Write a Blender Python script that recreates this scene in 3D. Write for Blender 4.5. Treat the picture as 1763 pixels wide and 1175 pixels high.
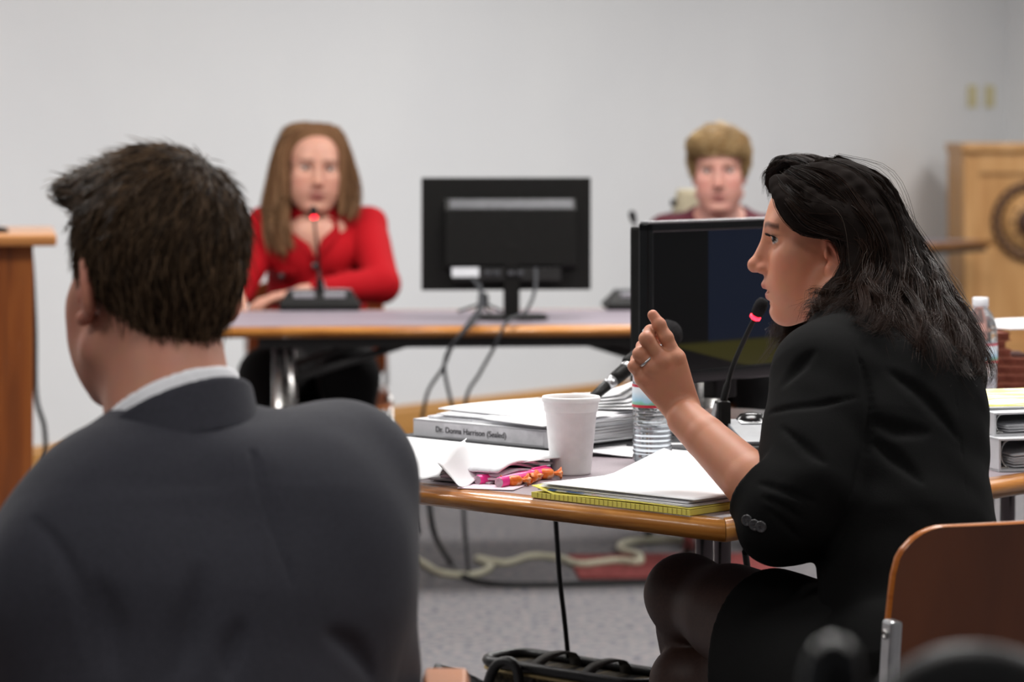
import bpy, bmesh, math, random
import numpy as np
from mathutils import Vector, Matrix

for o in list(bpy.data.objects):
    bpy.data.objects.remove(o, do_unlink=True)
scene = bpy.context.scene
COL = scene.collection

# ------------------------------------------------------------------ camera
FPX, HZ, CAMH = 5000.0, 233.0, 1.244          # focal length in pixels, horizon row, eye height (m)
cam = bpy.data.cameras.new('camera')
cam.sensor_width = 36.0
cam.lens = FPX / 1763.0 * 36.0
cam.shift_y = -(587.5 - HZ) / 1763.0
cam.clip_start = 0.1
cam.clip_end = 60
cam.dof.use_dof = True
cam.dof.focus_distance = 4.12
cam.dof.aperture_fstop = 4.9
camera = bpy.data.objects.new('camera', cam)
camera.location = (0, 0, CAMH)
camera.rotation_euler = (math.pi / 2, 0, 0)
COL.objects.link(camera)
scene.camera = camera

# ------------------------------------------------------------------ world, lights, exposure
world = bpy.data.worlds.new('world')
scene.world = world
world.use_nodes = True
world.node_tree.nodes['Background'].inputs[0].default_value = (0.93, 0.96, 1.0, 1)
world.node_tree.nodes['Background'].inputs[1].default_value = 0.16

def ceiling_lamp(x, y, power, sx=1.2, sy=0.6, color=(1.0, 0.98, 0.955)):
    l = bpy.data.lights.new('ceiling_light', 'AREA')
    l.shape = 'RECTANGLE'
    l.size, l.size_y = sx, sy
    l.energy = power
    l.color = color
    o = bpy.data.objects.new('ceiling_light', l)
    o.location = (x, y, 2.86)
    COL.objects.link(o)
    return o

for lx, ly, lp in ((-2.2, 2.2, 22), (0.2, 2.0, 22), (2.4, 2.2, 22),
                   (-2.0, 4.9, 48), (0.3, 4.9, 52), (2.6, 4.9, 48),
                   (-1.9, 7.4, 52), (0.6, 7.6, 62), (3.0, 7.8, 56),
                   (1.4, 10.2, 60), (3.4, 10.6, 56), (3.4, 12.8, 40)):
    ceiling_lamp(lx, ly, lp)

scene.view_settings.view_transform = 'Standard'
scene.view_settings.look = 'None'
scene.view_settings.gamma = 1.0
scene.view_settings.use_curve_mapping = False
scene.view_settings.exposure = 0.05
if hasattr(scene, 'cycles'):
    scene.cycles.max_bounces = 7
    scene.cycles.diffuse_bounces = 3
    scene.cycles.glossy_bounces = 3
    scene.cycles.transmission_bounces = 7

# ------------------------------------------------------------------ helpers
def P(x, y, d):
    """world point that the photograph shows at pixel (x, y) at depth d metres"""
    return Vector(((x - 881.5) * d / FPX, d, CAMH - (y - HZ) * d / FPX))

def T(x, y, z=0.73):
    """world point seen at pixel (x, y) on the horizontal plane at height z"""
    return P(x, y, FPX * (CAMH - z) / (y - HZ))

def lin(c):
    return tuple((v / 255.0 / 12.92) if v / 255.0 <= 0.04045 else ((v / 255.0 + 0.055) / 1.055) ** 2.4 for v in c)

def tag(o, label=None, cat=None, group=None, kind=None):
    if label: o['label'] = label
    if cat: o['category'] = cat
    if group: o['group'] = group
    if kind: o['kind'] = kind
    return o

def empty(name, loc=(0, 0, 0), rz=0.0, label=None, cat=None, group=None):
    o = bpy.data.objects.new(name, None)
    o.location = loc
    o.rotation_euler = (0, 0, rz)
    o.empty_display_size = 0.1
    COL.objects.link(o)
    return tag(o, label, cat, group)

def link(name, me, mat=None, parent=None, smooth=None):
    o = bpy.data.objects.new(name, me)
    COL.objects.link(o)
    if mat is not None:
        me.materials.clear()
        me.materials.append(mat)
    if parent is not None:
        o.parent = parent
    return o

def copy_tree(o, parent=None):
    c = o.copy()
    COL.objects.link(c)
    c.parent = parent
    for ch in list(o.children):
        copy_tree(ch, c)
    return c

def frame(fwd):
    """3x3 with columns right, forward, up for a horizontal forward direction"""
    f = Vector(fwd).normalized()
    r = f.cross(Vector((0, 0, 1))).normalized()
    u = r.cross(f)
    return Matrix((r, f, u)).transposed()

class MB:
    """collects shapes and builds ONE mesh object"""
    def __init__(self):
        self.v = []; self.f = []; self.s = []
    def add(self, verts, faces, smooth=True):
        n = len(self.v)
        self.v += [tuple(p) for p in verts]
        self.f += [tuple(n + i for i in f) for f in faces]
        self.s += [smooth] * len(faces)
        return self
    def box(self, c, size, rot=None, bevel=0.0, seg=2, taper=1.0):
        bm = bmesh.new()
        bmesh.ops.create_cube(bm, size=1.0)
        for v in bm.verts:
            t = taper if v.co.z > 0 else 1.0
            v.co = Vector((v.co.x * size[0] * t, v.co.y * size[1] * t, v.co.z * size[2]))
        if bevel > 0:
            bmesh.ops.bevel(bm, geom=list(bm.edges) + list(bm.verts), offset=bevel, segments=seg, profile=0.7, affect='EDGES')
        R = rot if rot is not None else Matrix.Identity(3)
        c = Vector(c)
        bm.verts.index_update()
        self.add([R @ v.co + c for v in bm.verts], [[v.index for v in f.verts] for f in bm.faces], bevel > 0 and seg > 2)
        bm.free()
        return self
    def tube(self, pts, r, n=8, closed=False, caps=True):
        pts = [Vector(p) for p in pts]
        rs = r if isinstance(r, (list, tuple)) else [r] * len(pts)
        m = len(pts)
        ups = None
        rings = []
        for i, p in enumerate(pts):
            if closed:
                t = (pts[(i + 1) % m] - pts[i - 1]).normalized()
            else:
                t = (pts[min(i + 1, m - 1)] - pts[max(i - 1, 0)]).normalized()
            if ups is None:
                ups = Vector((0, 0, 1)) if abs(t.z) < 0.9 else Vector((1, 0, 0))
            a = (ups - t * ups.dot(t)).normalized()
            ups = a
            b = t.cross(a)
            rings.append([p + (a * math.cos(2 * math.pi * k / n) + b * math.sin(2 * math.pi * k / n)) * rs[i] for k in range(n)])
        V = [q for ring in rings for q in ring]
        F = []
        for i in range(m if closed else m - 1):
            j = (i + 1) % m
            for k in range(n):
                F.append((i * n + k, i * n + (k + 1) % n, j * n + (k + 1) % n, j * n + k))
        if caps and not closed:
            F.append(tuple(range(n - 1, -1, -1)))
            F.append(tuple((m - 1) * n + k for k in range(n)))
        return self.add(V, F)
    def lathe(self, prof, n=32, origin=(0, 0, 0), rot=None, cap0=True, cap1=True):
        o = Vector(origin)
        R = rot if rot is not None else Matrix.Identity(3)
        V = []; F = []
        for (r, z) in prof:
            for k in range(n):
                a = 2 * math.pi * k / n
                V.append(o + R @ Vector((r * math.cos(a), r * math.sin(a), z)))
        for i in range(len(prof) - 1):
            for k in range(n):
                F.append((i * n + k, i * n + (k + 1) % n, (i + 1) * n + (k + 1) % n, (i + 1) * n + k))
        if cap0: F.append(tuple(range(n - 1, -1, -1)))
        if cap1: F.append(tuple((len(prof) - 1) * n + k for k in range(n)))
        return self.add(V, F)
    def prism(self, outline, z0, z1, rot=None, origin=(0, 0, 0), bevel=0.0):
        """outline in xy, extruded along z"""
        o = Vector(origin)
        R = rot if rot is not None else Matrix.Identity(3)
        bm = bmesh.new()
        vs = [bm.verts.new((x, y, z0)) for x, y in outline]
        f = bm.faces.new(vs)
        r = bmesh.ops.extrude_face_region(bm, geom=[f])
        for g in r['geom']:
            if isinstance(g, bmesh.types.BMVert):
                g.co.z = z1
        bmesh.ops.recalc_face_normals(bm, faces=bm.faces)
        if bevel > 0:
            es = [e for e in bm.edges if abs(e.verts[0].co.z - e.verts[1].co.z) < 1e-6]
            bmesh.ops.bevel(bm, geom=es, offset=bevel, segments=3, profile=0.6, affect='EDGES')
        bm.verts.index_update()
        self.add([R @ v.co + o for v in bm.verts], [[v.index for v in f.verts] for f in bm.faces], False)
        bm.free()
        return self
    def sheet(self, fn, nu=10, nv=10, thick=0.0):
        """fn(u, v) -> point; a curved sheet, given thickness by a second layer"""
        V = []; F = []
        G = [[Vector(fn(i / nu, j / nv)) for j in range(nv + 1)] for i in range(nu + 1)]
        N = []
        for i in range(nu + 1):
            for j in range(nv + 1):
                a = G[min(i + 1, nu)][j] - G[max(i - 1, 0)][j]
                b = G[i][min(j + 1, nv)] - G[i][max(j - 1, 0)]
                N.append(a.cross(b).normalized())
                V.append(G[i][j])
        w = nv + 1
        for i in range(nu):
            for j in range(nv):
                F.append((i * w + j, (i + 1) * w + j, (i + 1) * w + j + 1, i * w + j + 1))
        if thick > 0:
            n0 = len(V)
            V += [V[k] - N[k] * thick for k in range(n0)]
            F += [tuple(n0 + q for q in reversed(f)) for f in F]
            rim = [(i, 0) for i in range(nu)] + [(nu, j) for j in range(nv)] + [(i, nv) for i in range(nu, 0, -1)] + [(0, j) for j in range(nv, 0, -1)]
            for q in range(len(rim)):
                a = rim[q][0] * w + rim[q][1]
                b = rim[(q + 1) % len(rim)][0] * w + rim[(q + 1) % len(rim)][1]
                F.append((a, n0 + a, n0 + b, b))
        return self.add(V, F)
    def build(self, name, mat=None, parent=None, offset=None):
        me = bpy.data.meshes.new(name)
        vs = self.v
        if offset is not None:
            vs = [(p[0] - offset[0], p[1] - offset[1], p[2] - offset[2]) for p in vs]
        me.from_pydata(vs, [], self.f)
        me.polygons.foreach_set('use_smooth', self.s)
        me.update()
        o = link(name, me, mat, parent)
        return o

def smooth_path(pts, n=8):
    """Catmull-Rom through points"""
    pts = [Vector(p) for p in pts]
    out = []
    for i in range(len(pts) - 1):
        p0 = pts[max(i - 1, 0)]; p1 = pts[i]; p2 = pts[i + 1]; p3 = pts[min(i + 2, len(pts) - 1)]
        for k in range(n):
            t = k / n
            out.append(0.5 * ((2 * p1) + (p2 - p0) * t + (2 * p0 - 5 * p1 + 4 * p2 - p3) * t * t + (3 * p1 - p0 - 3 * p2 + p3) * t ** 3))
    out.append(pts[-1])
    return out

def rounded_rect(w, h, r, n=5):
    out = []
    for cx, cy, a0 in ((w / 2 - r, h / 2 - r, 0), (-w / 2 + r, h / 2 - r, 90), (-w / 2 + r, -h / 2 + r, 180), (w / 2 - r, -h / 2 + r, 270)):
        for k in range(n + 1):
            a = math.radians(a0 + 90 * k / n)
            out.append((cx + r * math.cos(a), cy + r * math.sin(a)))
    return out

# ------------------------------------------------------------------ materials
def base_mat(name, color=(200, 200, 200), rough=0.5, metal=0.0, spec=0.5):
    m = bpy.data.materials.new(name)
    m.use_nodes = True
    nt = m.node_tree
    b = nt.nodes['Principled BSDF']
    b.inputs['Base Color'].default_value = (*lin(color), 1)
    b.inputs['Roughness'].default_value = rough
    b.inputs['Metallic'].default_value = metal
    b.inputs['Specular IOR Level'].default_value = spec
    return m, nt, b

def noise_mat(name, stops, scale=(5, 5, 5), nscale=1.0, detail=4, rough=0.5, metal=0.0, spec=0.5, bump=0.0, bscale=None, bdist=0.002, distortion=0.0, coat=0.0, coord='Object', sheen=0.0):
    """stops: [(pos, srgb)] colour ramp driven by stretched noise in object space"""
    m, nt, b = base_mat(name, stops[0][1], rough, metal, spec)
    N = nt.nodes; L = nt.links
    tc = N.new('ShaderNodeTexCoord')
    mp = N.new('ShaderNodeMapping')
    mp.inputs['Scale'].default_value = scale
    L.new(tc.outputs[coord], mp.inputs['Vector'])
    nz = N.new('ShaderNodeTexNoise')
    nz.inputs['Scale'].default_value = nscale
    nz.inputs['Detail'].default_value = detail
    nz.inputs['Distortion'].default_value = distortion
    L.new(mp.outputs['Vector'], nz.inputs['Vector'])
    rp = N.new('ShaderNodeValToRGB')
    el = rp.color_ramp.elements
    while len(el) > 1: el.remove(el[-1])
    el[0].position = stops[0][0]; el[0].color = (*lin(stops[0][1]), 1)
    for pos, c in stops[1:]:
        e = el.new(pos); e.color = (*lin(c), 1)
    L.new(nz.outputs['Fac'], rp.inputs['Fac'])
    L.new(rp.outputs['Color'], b.inputs['Base Color'])
    if bump > 0:
        n2 = N.new('ShaderNodeTexNoise')
        n2.inputs['Scale'].default_value = bscale or 200
        n2.inputs['Detail'].default_value = 3
        L.new(tc.outputs[coord], n2.inputs['Vector'])
        bp = N.new('ShaderNodeBump')
        bp.inputs['Strength'].default_value = bump
        bp.inputs['Distance'].default_value = bdist
        L.new(n2.outputs['Fac'], bp.inputs['Height'])
        L.new(bp.outputs['Normal'], b.inputs['Normal'])
    if coat: b.inputs['Coat Weight'].default_value = coat
    if sheen:
        b.inputs['Sheen Weight'].default_value = sheen
        b.inputs['Sheen Roughness'].default_value = 0.4
    return m

def plain(name, color, rough=0.5, metal=0.0, spec=0.5, var=6, scale=20, **k):
    """a nearly even colour with a faint procedural mottling"""
    lo = tuple(max(0, c - var) for c in color); hi = tuple(min(255, c + var) for c in color)
    return noise_mat(name, [(0.3, lo), (0.7, hi)], (scale,) * 3, 1.0, 3, rough, metal, spec, **k)

def emit_mat(name, color, strength):
    m, nt, b = base_mat(name, color, 0.3)
    b.inputs['Emission Color'].default_value = (*lin(color), 1)
    b.inputs['Emission Strength'].default_value = strength
    return m

def attr_mat(name, rough=0.5, spec=0.4, sss=0.0, bump=0.0, bscale=300, bdist=0.001):
    m, nt, b = base_mat(name, (200, 150, 130), rough, 0, spec)
    a = nt.nodes.new('ShaderNodeAttribute')
    a.attribute_name = 'Col'
    tc = nt.nodes.new('ShaderNodeTexCoord')
    nz = nt.nodes.new('ShaderNodeTexNoise'); nz.inputs['Scale'].default_value = 60; nz.inputs['Detail'].default_value = 4
    nt.links.new(tc.outputs['Object'], nz.inputs['Vector'])
    mx = nt.nodes.new('ShaderNodeMix'); mx.data_type = 'RGBA'; mx.blend_type = 'OVERLAY'
    mx.inputs[0].default_value = 0.10
    nt.links.new(a.outputs['Color'], mx.inputs[6]); nt.links.new(nz.outputs['Color'], mx.inputs[7])
    nt.links.new(mx.outputs[2], b.inputs['Base Color'])
    if sss:
        b.inputs['Subsurface Weight'].default_value = sss
        b.inputs['Subsurface Radius'].default_value = (0.012, 0.005, 0.003)
        b.inputs['Subsurface Scale'].default_value = 0.6
    if bump:
        n2 = nt.nodes.new('ShaderNodeTexNoise'); n2.inputs['Scale'].default_value = bscale; n2.inputs['Detail'].default_value = 3
        nt.links.new(tc.outputs['Object'], n2.inputs['Vector'])
        bp = nt.nodes.new('ShaderNodeBump'); bp.inputs['Strength'].default_value = bump; bp.inputs['Distance'].default_value = bdist
        nt.links.new(n2.outputs['Fac'], bp.inputs['Height']); nt.links.new(bp.outputs['Normal'], b.inputs['Normal'])
    return m

M = {}
M['wall'] = noise_mat('wall_paint', [(0.3, (224, 225, 227)), (0.7, (230, 231, 232))], (1.2, 1.2, 1.2), 1, 4, 0.85, 0, 0.2, bump=0.15, bscale=120, bdist=0.002)
M['ceiling'] = plain('ceiling_tile', (232, 232, 228), 0.9, 0, 0.1, 4, 8)
M['carpet'] = noise_mat('grey_carpet', [(0.25, (74, 72, 80)), (0.42, (104, 103, 108)), (0.55, (120, 118, 118)), (0.66, (134, 122, 122)), (0.78, (112, 118, 130))], (42, 42, 42), 1, 6, 0.95, 0, 0.05, bump=0.6, bscale=260, bdist=0.006)
M['carpet_red'] = noise_mat('red_carpet', [(0.3, (112, 54, 54)), (0.7, (150, 82, 80))], (60, 60, 60), 1, 4, 0.95, 0, 0.05, bump=0.5, bscale=260, bdist=0.005)
M['oak'] = noise_mat('oak_wood', [(0.25, (150, 92, 40)), (0.5, (182, 120, 58)), (0.75, (200, 142, 78))], (3, 3, 30), 1, 6, 0.38, 0, 0.5, distortion=0.4, coat=0.2)
M['oak_x'] = noise_mat('oak_wood_long', [(0.25, (146, 88, 38)), (0.5, (180, 118, 56)), (0.75, (202, 144, 80))], (2.5, 40, 40), 1, 6, 0.36, 0, 0.5, distortion=0.5, coat=0.25)
M['edge_wood'] = noise_mat('table_edge_wood', [(0.28, (112, 62, 20)), (0.42, (168, 104, 42)), (0.55, (196, 132, 62)), (0.66, (150, 92, 36)), (0.8, (186, 120, 52))], (4, 46, 46), 1, 7, 0.33, 0, 0.5, bump=0.25, bscale=90, bdist=0.0015, distortion=0.7, coat=0.3)
M['baseboard'] = noise_mat('baseboard_wood', [(0.3, (176, 124, 62)), (0.7, (200, 148, 84))], (2, 30, 30), 1, 5, 0.4, 0, 0.5, distortion=0.3)
M['podium'] = noise_mat('podium_oak', [(0.25, (186, 134, 80)), (0.5, (206, 156, 100)), (0.75, (220, 172, 118))], (16, 16, 2), 1, 6, 0.4, 0, 0.4, distortion=0.5)
M['cabinet'] = noise_mat('cabinet_oak', [(0.25, (100, 48, 11)), (0.5, (130, 66, 18)), (0.75, (150, 84, 30))], (22, 22, 2.0), 1, 6, 0.4, 0, 0.45, distortion=0.6, coat=0.15)
M['cabinet_top'] = noise_mat('cabinet_top_oak', [(0.25, (170, 108, 54)), (0.75, (204, 146, 90))], (2, 24, 24), 1, 6, 0.3, 0, 0.5, distortion=0.4, coat=0.3)
M['ply'] = noise_mat('chair_plywood', [(0.25, (80, 37, 12)), (0.5, (94, 46, 16)), (0.75, (106, 54, 21))], (14, 14, 1.6), 1, 6, 0.3, 0, 0.5, distortion=0.5, coat=0.5)
M['ply_edge'] = noise_mat('chair_ply_edge', [(0.3, (152, 78, 20)), (0.7, (184, 106, 38))], (4, 4, 80), 1, 4, 0.32, 0, 0.4, coat=0.2)
M['dark_wood'] = plain('dark_carved_wood', (70, 40, 22), 0.5, 0, 0.4, 14, 30)
M['laminate'] = noise_mat('mauve_grey_laminate', [(0.3, (138, 126, 132)), (0.5, (150, 138, 144)), (0.7, (152, 141, 146))], (300, 300, 300), 1, 3, 0.42, 0, 0.35)
M['laminate_far'] = noise_mat('mauve_grey_laminate_pale', [(0.3, (128, 119, 128)), (0.7, (146, 137, 146))], (300, 300, 300), 1, 3, 0.5, 0, 0.25)
M['black_metal'] = plain('black_metal', (26, 25, 25), 0.45, 0.0, 0.5, 4, 40)
M['chrome'] = plain('chrome', (190, 188, 186), 0.2, 1.0, 0.5, 6, 10)
M['alu'] = plain('aluminium', (196, 197, 199), 0.3, 0.9, 0.5, 6, 60)
M['black_plastic'] = plain('black_plastic', (15, 14, 13), 0.48, 0, 0.22, 3, 60)
M['black_gloss'] = plain('black_gloss_plastic', (10, 10, 11), 0.2, 0, 0.4, 2, 20)
M['grey_plastic'] = plain('grey_plastic', (126, 128, 132), 0.45, 0.0, 0.4, 5, 40)
M['dark_grey'] = plain('dark_grey_plastic', (66, 66, 70), 0.5, 0, 0.4, 6, 40)
M['white_plastic'] = plain('white_plastic', (226, 228, 232), 0.35, 0, 0.5, 4, 20)
M['ivory'] = plain('ivory_plastic', (214, 204, 160), 0.4, 0, 0.4, 5, 40)
M['paper'] = plain('white_paper', (238, 238, 240), 0.8, 0, 0.2, 4, 12)
M['paper_grey'] = plain('printed_paper', (222, 222, 226), 0.8, 0, 0.2, 10, 60)
M['paper_pink'] = plain('pink_tinted_paper', (226, 202, 214), 0.8, 0, 0.2, 6, 30)
M['paper_yellow'] = plain('yellow_paper', (238, 224, 110), 0.8, 0, 0.2, 6, 30)
M['foam'] = plain('white_foam', (232, 231, 232), 0.7, 0, 0.25, 4, 60, bump=0.15, bscale=500, bdist=0.0006)
M['felt'] = noise_mat('charcoal_felt', [(0.3, (66, 66, 68)), (0.7, (96, 96, 98))], (400, 400, 400), 1, 4, 0.95, 0, 0.1, bump=0.4, bscale=700, bdist=0.001)
M['binder_white'] = plain('white_vinyl', (216, 217, 220), 0.45, 0, 0.4, 4, 20)
M['pink'] = plain('pink_plastic', (240, 60, 150), 0.3, 0, 0.5, 10, 30)
M['orange'] = noise_mat('orange_wrapper', [(0.35, (226, 96, 22)), (0.55, (244, 136, 50)), (0.7, (236, 214, 196))], (90, 90, 90), 1, 3, 0.35, 0, 0.5)
M['blue_print'] = plain('blue_print', (52, 104, 178), 0.6, 0, 0.3, 10, 30)
M['red_print'] = plain('red_print', (206, 84, 58), 0.6, 0, 0.3, 12, 40)
M['ink'] = plain('black_ink', (58, 58, 62), 0.7, 0, 0.2, 4, 40)
M['cord_black'] = plain('black_cord', (22, 22, 23), 0.5, 0, 0.4, 3, 50)
M['cord_beige'] = plain('beige_cord', (186, 182, 160), 0.6, 0, 0.3, 6, 50)
M['cord_grey'] = plain('grey_cord', (56, 57, 60), 0.6, 0, 0.2, 6, 50)
M['leather'] = plain('black_leather', (28, 26, 26), 0.42, 0, 0.5, 5, 80, bump=0.3, bscale=300, bdist=0.001)
M['strap'] = plain('grey_webbing', (78, 74, 70), 0.7, 0, 0.3, 10, 200)
M['piping'] = plain('tan_piping', (178, 156, 108), 0.5, 0, 0.4, 10, 80)
M['redweld'] = noise_mat('brown_folder_card', [(0.3, (120, 66, 52)), (0.7, (150, 90, 72))], (60, 60, 60), 1, 3, 0.75, 0, 0.2)
M['red_led'] = emit_mat('red_led', (255, 30, 50), 6.0)
M['pink_led'] = emit_mat('pink_led_strip', (250, 50, 90), 1.2)
M['foam_black'] = plain('black_foam', (34, 33, 34), 0.95, 0, 0.1, 6, 200, bump=0.4, bscale=500, bdist=0.001)
M['tan_pad'] = plain('tan_upholstery', (176, 166, 142), 0.9, 0, 0.1, 8, 60)
M['coffee'] = plain('coffee', (120, 84, 54), 0.2, 0, 0.5, 6, 20)

# ================================================================== THE SETTING
WDIR = Vector((0.622, 0.783, 0)); WN = Vector((0.783, -0.622, 0))       # back wall direction, its normal
W0 = Vector((-1.62, 10.37, 0)) - WDIR * 4.5                              # its left end, outside the frame
W1 = Vector((2.69, 15.80, 0))                                            # room corner at the right
WR = WN                                                                  # the right wall runs along the normal
RH = 2.9
def wall_mesh(a, b, n, h=RH, th=0.12, z0=0.0):
    m = MB()
    a = Vector(a); b = Vector(b); n = Vector(n)
    V = [a, b, b - n * th, a - n * th]
    V = [v + Vector((0, 0, z0)) for v in V] + [v + Vector((0, 0, z0 + h)) for v in V]
    m.add(V, [(3, 2, 1, 0), (4, 5, 6, 7), (0, 1, 5, 4), (1, 2, 6, 5), (2, 3, 7, 6), (3, 0, 4, 7)], False)
    return m
tag(wall_mesh(W0, W1, WN).build('wall_back', M['wall']), 'plain pale grey painted wall behind the hearing tables', kind='structure')
tag(wall_mesh(W1, W1 + WR * 7.0, -WDIR).build('wall_right', M['wall']), 'pale painted side wall meeting the back wall at the right', kind='structure')
m = MB()
m.add([(-7, -4, 0), (11, -4, 0), (11, 17, 0), (-7, 17, 0)] + [(-7, -4, -0.1), (11, -4, -0.1), (11, 17, -0.1), (-7, 17, -0.1)],
      [(0, 1, 2, 3), (7, 6, 5, 4), (0, 4, 5, 1), (1, 5, 6, 2), (2, 6, 7, 3), (3, 7, 4, 0)], False)
tag(m.build('floor', M['carpet']), 'grey flecked carpet floor of the hearing room', kind='structure')
m = MB()
m.box((2, 6.5, RH + 0.06), (18, 21, 0.1))
tag(m.build('ceiling', M['ceiling']), 'white ceiling over the hearing room', kind='structure')
def baseboard(name, a, b, n, label):
    d = (b - a); L = d.length; d.normalize()
    prof = [(0, 0), (0.016, 0), (0.016, 0.118), (0.010, 0.130), (0.010, 0.137), (0.0, 0.142)]
    V = []; F = []
    for p in (a, b):
        for (o, z) in prof:
            V.append(p + n * (o + 0.001) + Vector((0, 0, z)))
    k = len(prof)
    for i in range(k):
        F.append((i, (i + 1) % k, k + (i + 1) % k, k + i))
    F.append(tuple(range(k))[::-1]); F.append(tuple(range(k, 2 * k)))
    ang = math.atan2(d.y, d.x)
    R = Matrix.Rotation(-ang, 3, 'Z')
    m = MB(); m.add([R @ (v - a) for v in V], F, False)
    o = m.build(name, M['baseboard']); o.location = a; o.rotation_euler = (0, 0, ang)
    return tag(o, label, kind='structure')
baseboard('baseboard_back', W0 + WDIR * 0.02, W1 - WDIR * 0.02, WN, 'honey coloured wooden baseboard along the back wall')
baseboard('baseboard_right', W1 + WR * 0.02, W1 + WR * 6.9, -WDIR, 'wooden baseboard along the right wall')

# ---- two ivory wall plates by the corner
ang_w = math.atan2(WDIR.y, WDIR.x)
def wall_pt(px):
    """point on the back wall seen at image column px"""
    s = (px - 881.5) / FPX
    t = (s * W0.y - W0.x) / (WDIR.x - s * WDIR.y)
    return W0 + WDIR * t
for i, (px, lab) in enumerate(((1673, 'ivory double switch plate on the wall, farther from the room corner'),
                               (1703, 'ivory double switch plate on the wall, nearer the room corner'))):
    c = wall_pt(px); d = c.y
    e = empty('wall_switch', (c.x + WN.x * 0.001, c.y + WN.y * 0.001, CAMH - (166 - HZ) * d / FPX - 0.06), ang_w, lab, 'switch')
    m = MB(); m.box((0, -0.004, 0.06), (0.092, 0.007, 0.118), bevel=0.002); m.build('plate', M['ivory'], e)
    for zz in (0.083, 0.037):
        m = MB(); m.box((0, -0.009, zz), (0.03, 0.006, 0.024), bevel=0.0015); m.build('rocker', M['ivory'], e)

# ---- red carpet patch and the cords on the floor
c = T(1130, 976, 0.003)
e = empty('floor_mat', (c.x + 0.05, c.y, 0.001), 0.06, 'dull red mat lying on the grey carpet under the far table', 'mat')
m = MB(); m.prism(rounded_rect(0.58, 0.44, 0.01), 0.0, 0.006, bevel=0.002); m.build('pile', M['carpet_red'], e)
m = MB(); m.tube([(-0.288, -0.218, 0.004), (0.288, -0.218, 0.004), (0.288, 0.218, 0.004), (-0.288, 0.218, 0.004)], 0.004, 6, closed=True); m.build('binding', M['carpet_red'], e)
def cord(name, pts, r, mat, label, n=8, cat='cord'):
    m = MB(); pp = smooth_path(pts, n); m.tube(pp, r, 8)
    b = min(pp, key=lambda p: p.z)
    off = Vector((b.x, b.y, b.z - r))
    o = m.build(name, mat, None, off); o.location = off
    return tag(o, label, cat)
fl = lambda x, y, z=0.008: T(x, y, z)
cord('extension_cord', [fl(640, 938), fl(712, 962), fl(760, 987), fl(815, 990), fl(845, 976), fl(822, 962), fl(870, 970), fl(915, 958), fl(965, 962), fl(1000, 972, 0.014), fl(1060, 966, 0.016), fl(1100, 968, 0.016), fl(1098, 955, 0.016), fl(1068, 945, 0.016), fl(1080, 934, 0.014), fl(1140, 930), fl(1190, 932), fl(1225, 940)],
     0.011, M['cord_beige'], 'pale beige cord winding over the carpet and the red mat')
cord('trailing_cord', [P(738, 860, 7.9), P(748, 920, 7.95), fl(775, 968), fl(800, 993), fl(850, 1006), fl(950, 1007), fl(1100, 1003), fl(1250, 1001), fl(1330, 996)],
     0.008, M['cord_black'], 'dark cord hanging to the carpet and running along the red mat')

# ================================================================== FURNITURE
U1 = Vector((-0.727, 0.687, 0)); U2 = Vector((0.687, 0.727, 0))
TC = Vector((0.2846, 3.861, 0))
TA = math.atan2(U2.y, U2.x)
def TL(x, y, z=0.73):
    """table frame -> world: x along the right hand edge, y along the front edge"""
    v = TC + U2 * x + U1 * y
    return Vector((v.x, v.y, z))

def table(name, loc, rz, lx, ly, label, legs, top_mat, group=None):
    e = empty(name, loc, rz, label, 'table', group)
    zt, th, w = 0.73, 0.03, 0.028
    # laminate top
    m = MB(); m.box((lx / 2, ly / 2, zt - th / 2 + 0.0004), (lx - 2 * w + 0.002, ly - 2 * w + 0.002, th - 0.001)); m.build('top', top_mat, e)
    # wooden bullnose strips, one for each side
    prof = [(w, 0.0), (0.012, 0.0)]
    for k in range(1, 8):
        a = math.pi / 2 * (1 - 2 * k / 8)
        prof.append((0.013 - 0.013 * math.cos(a), -th / 2 + (th / 2) * math.sin(a)))
    prof += [(0.012, -th), (w, -th)]
    cs = [(0, 0), (lx, 0), (lx, ly), (0, ly)]
    for i in range(4):
        a = Vector((*cs[i], 0)); b = Vector((*cs[(i + 1) % 4], 0))
        d = (b - a).normalized(); n = Vector((-d.y, d.x, 0))
        L = (b - a).length
        V = []; F = []
        K = len(prof)
        for j, s in enumerate((0, 1)):
            for (o, z) in prof:
                V.append((o + 0.0006 if s == 0 else L - o - 0.0006, o, z))
        for q in range(K):
            F.append((q, (q + 1) % K, K + (q + 1) % K, K + q))
        F.append(tuple(range(K))[::-1]); F.append(tuple(range(K, 2 * K)))
        mm = MB(); mm.add(V, F, True)
        o = mm.build('edge_strip', M['edge_wood'], e)
        o.location = a + Vector((0, 0, zt)); o.rotation_euler = (0, 0, math.atan2(d.y, d.x))
        for p in o.data.polygons:
            if len(p.vertices) > 4: p.use_smooth = False
    legs(e, lx, ly)
    return e

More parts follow.
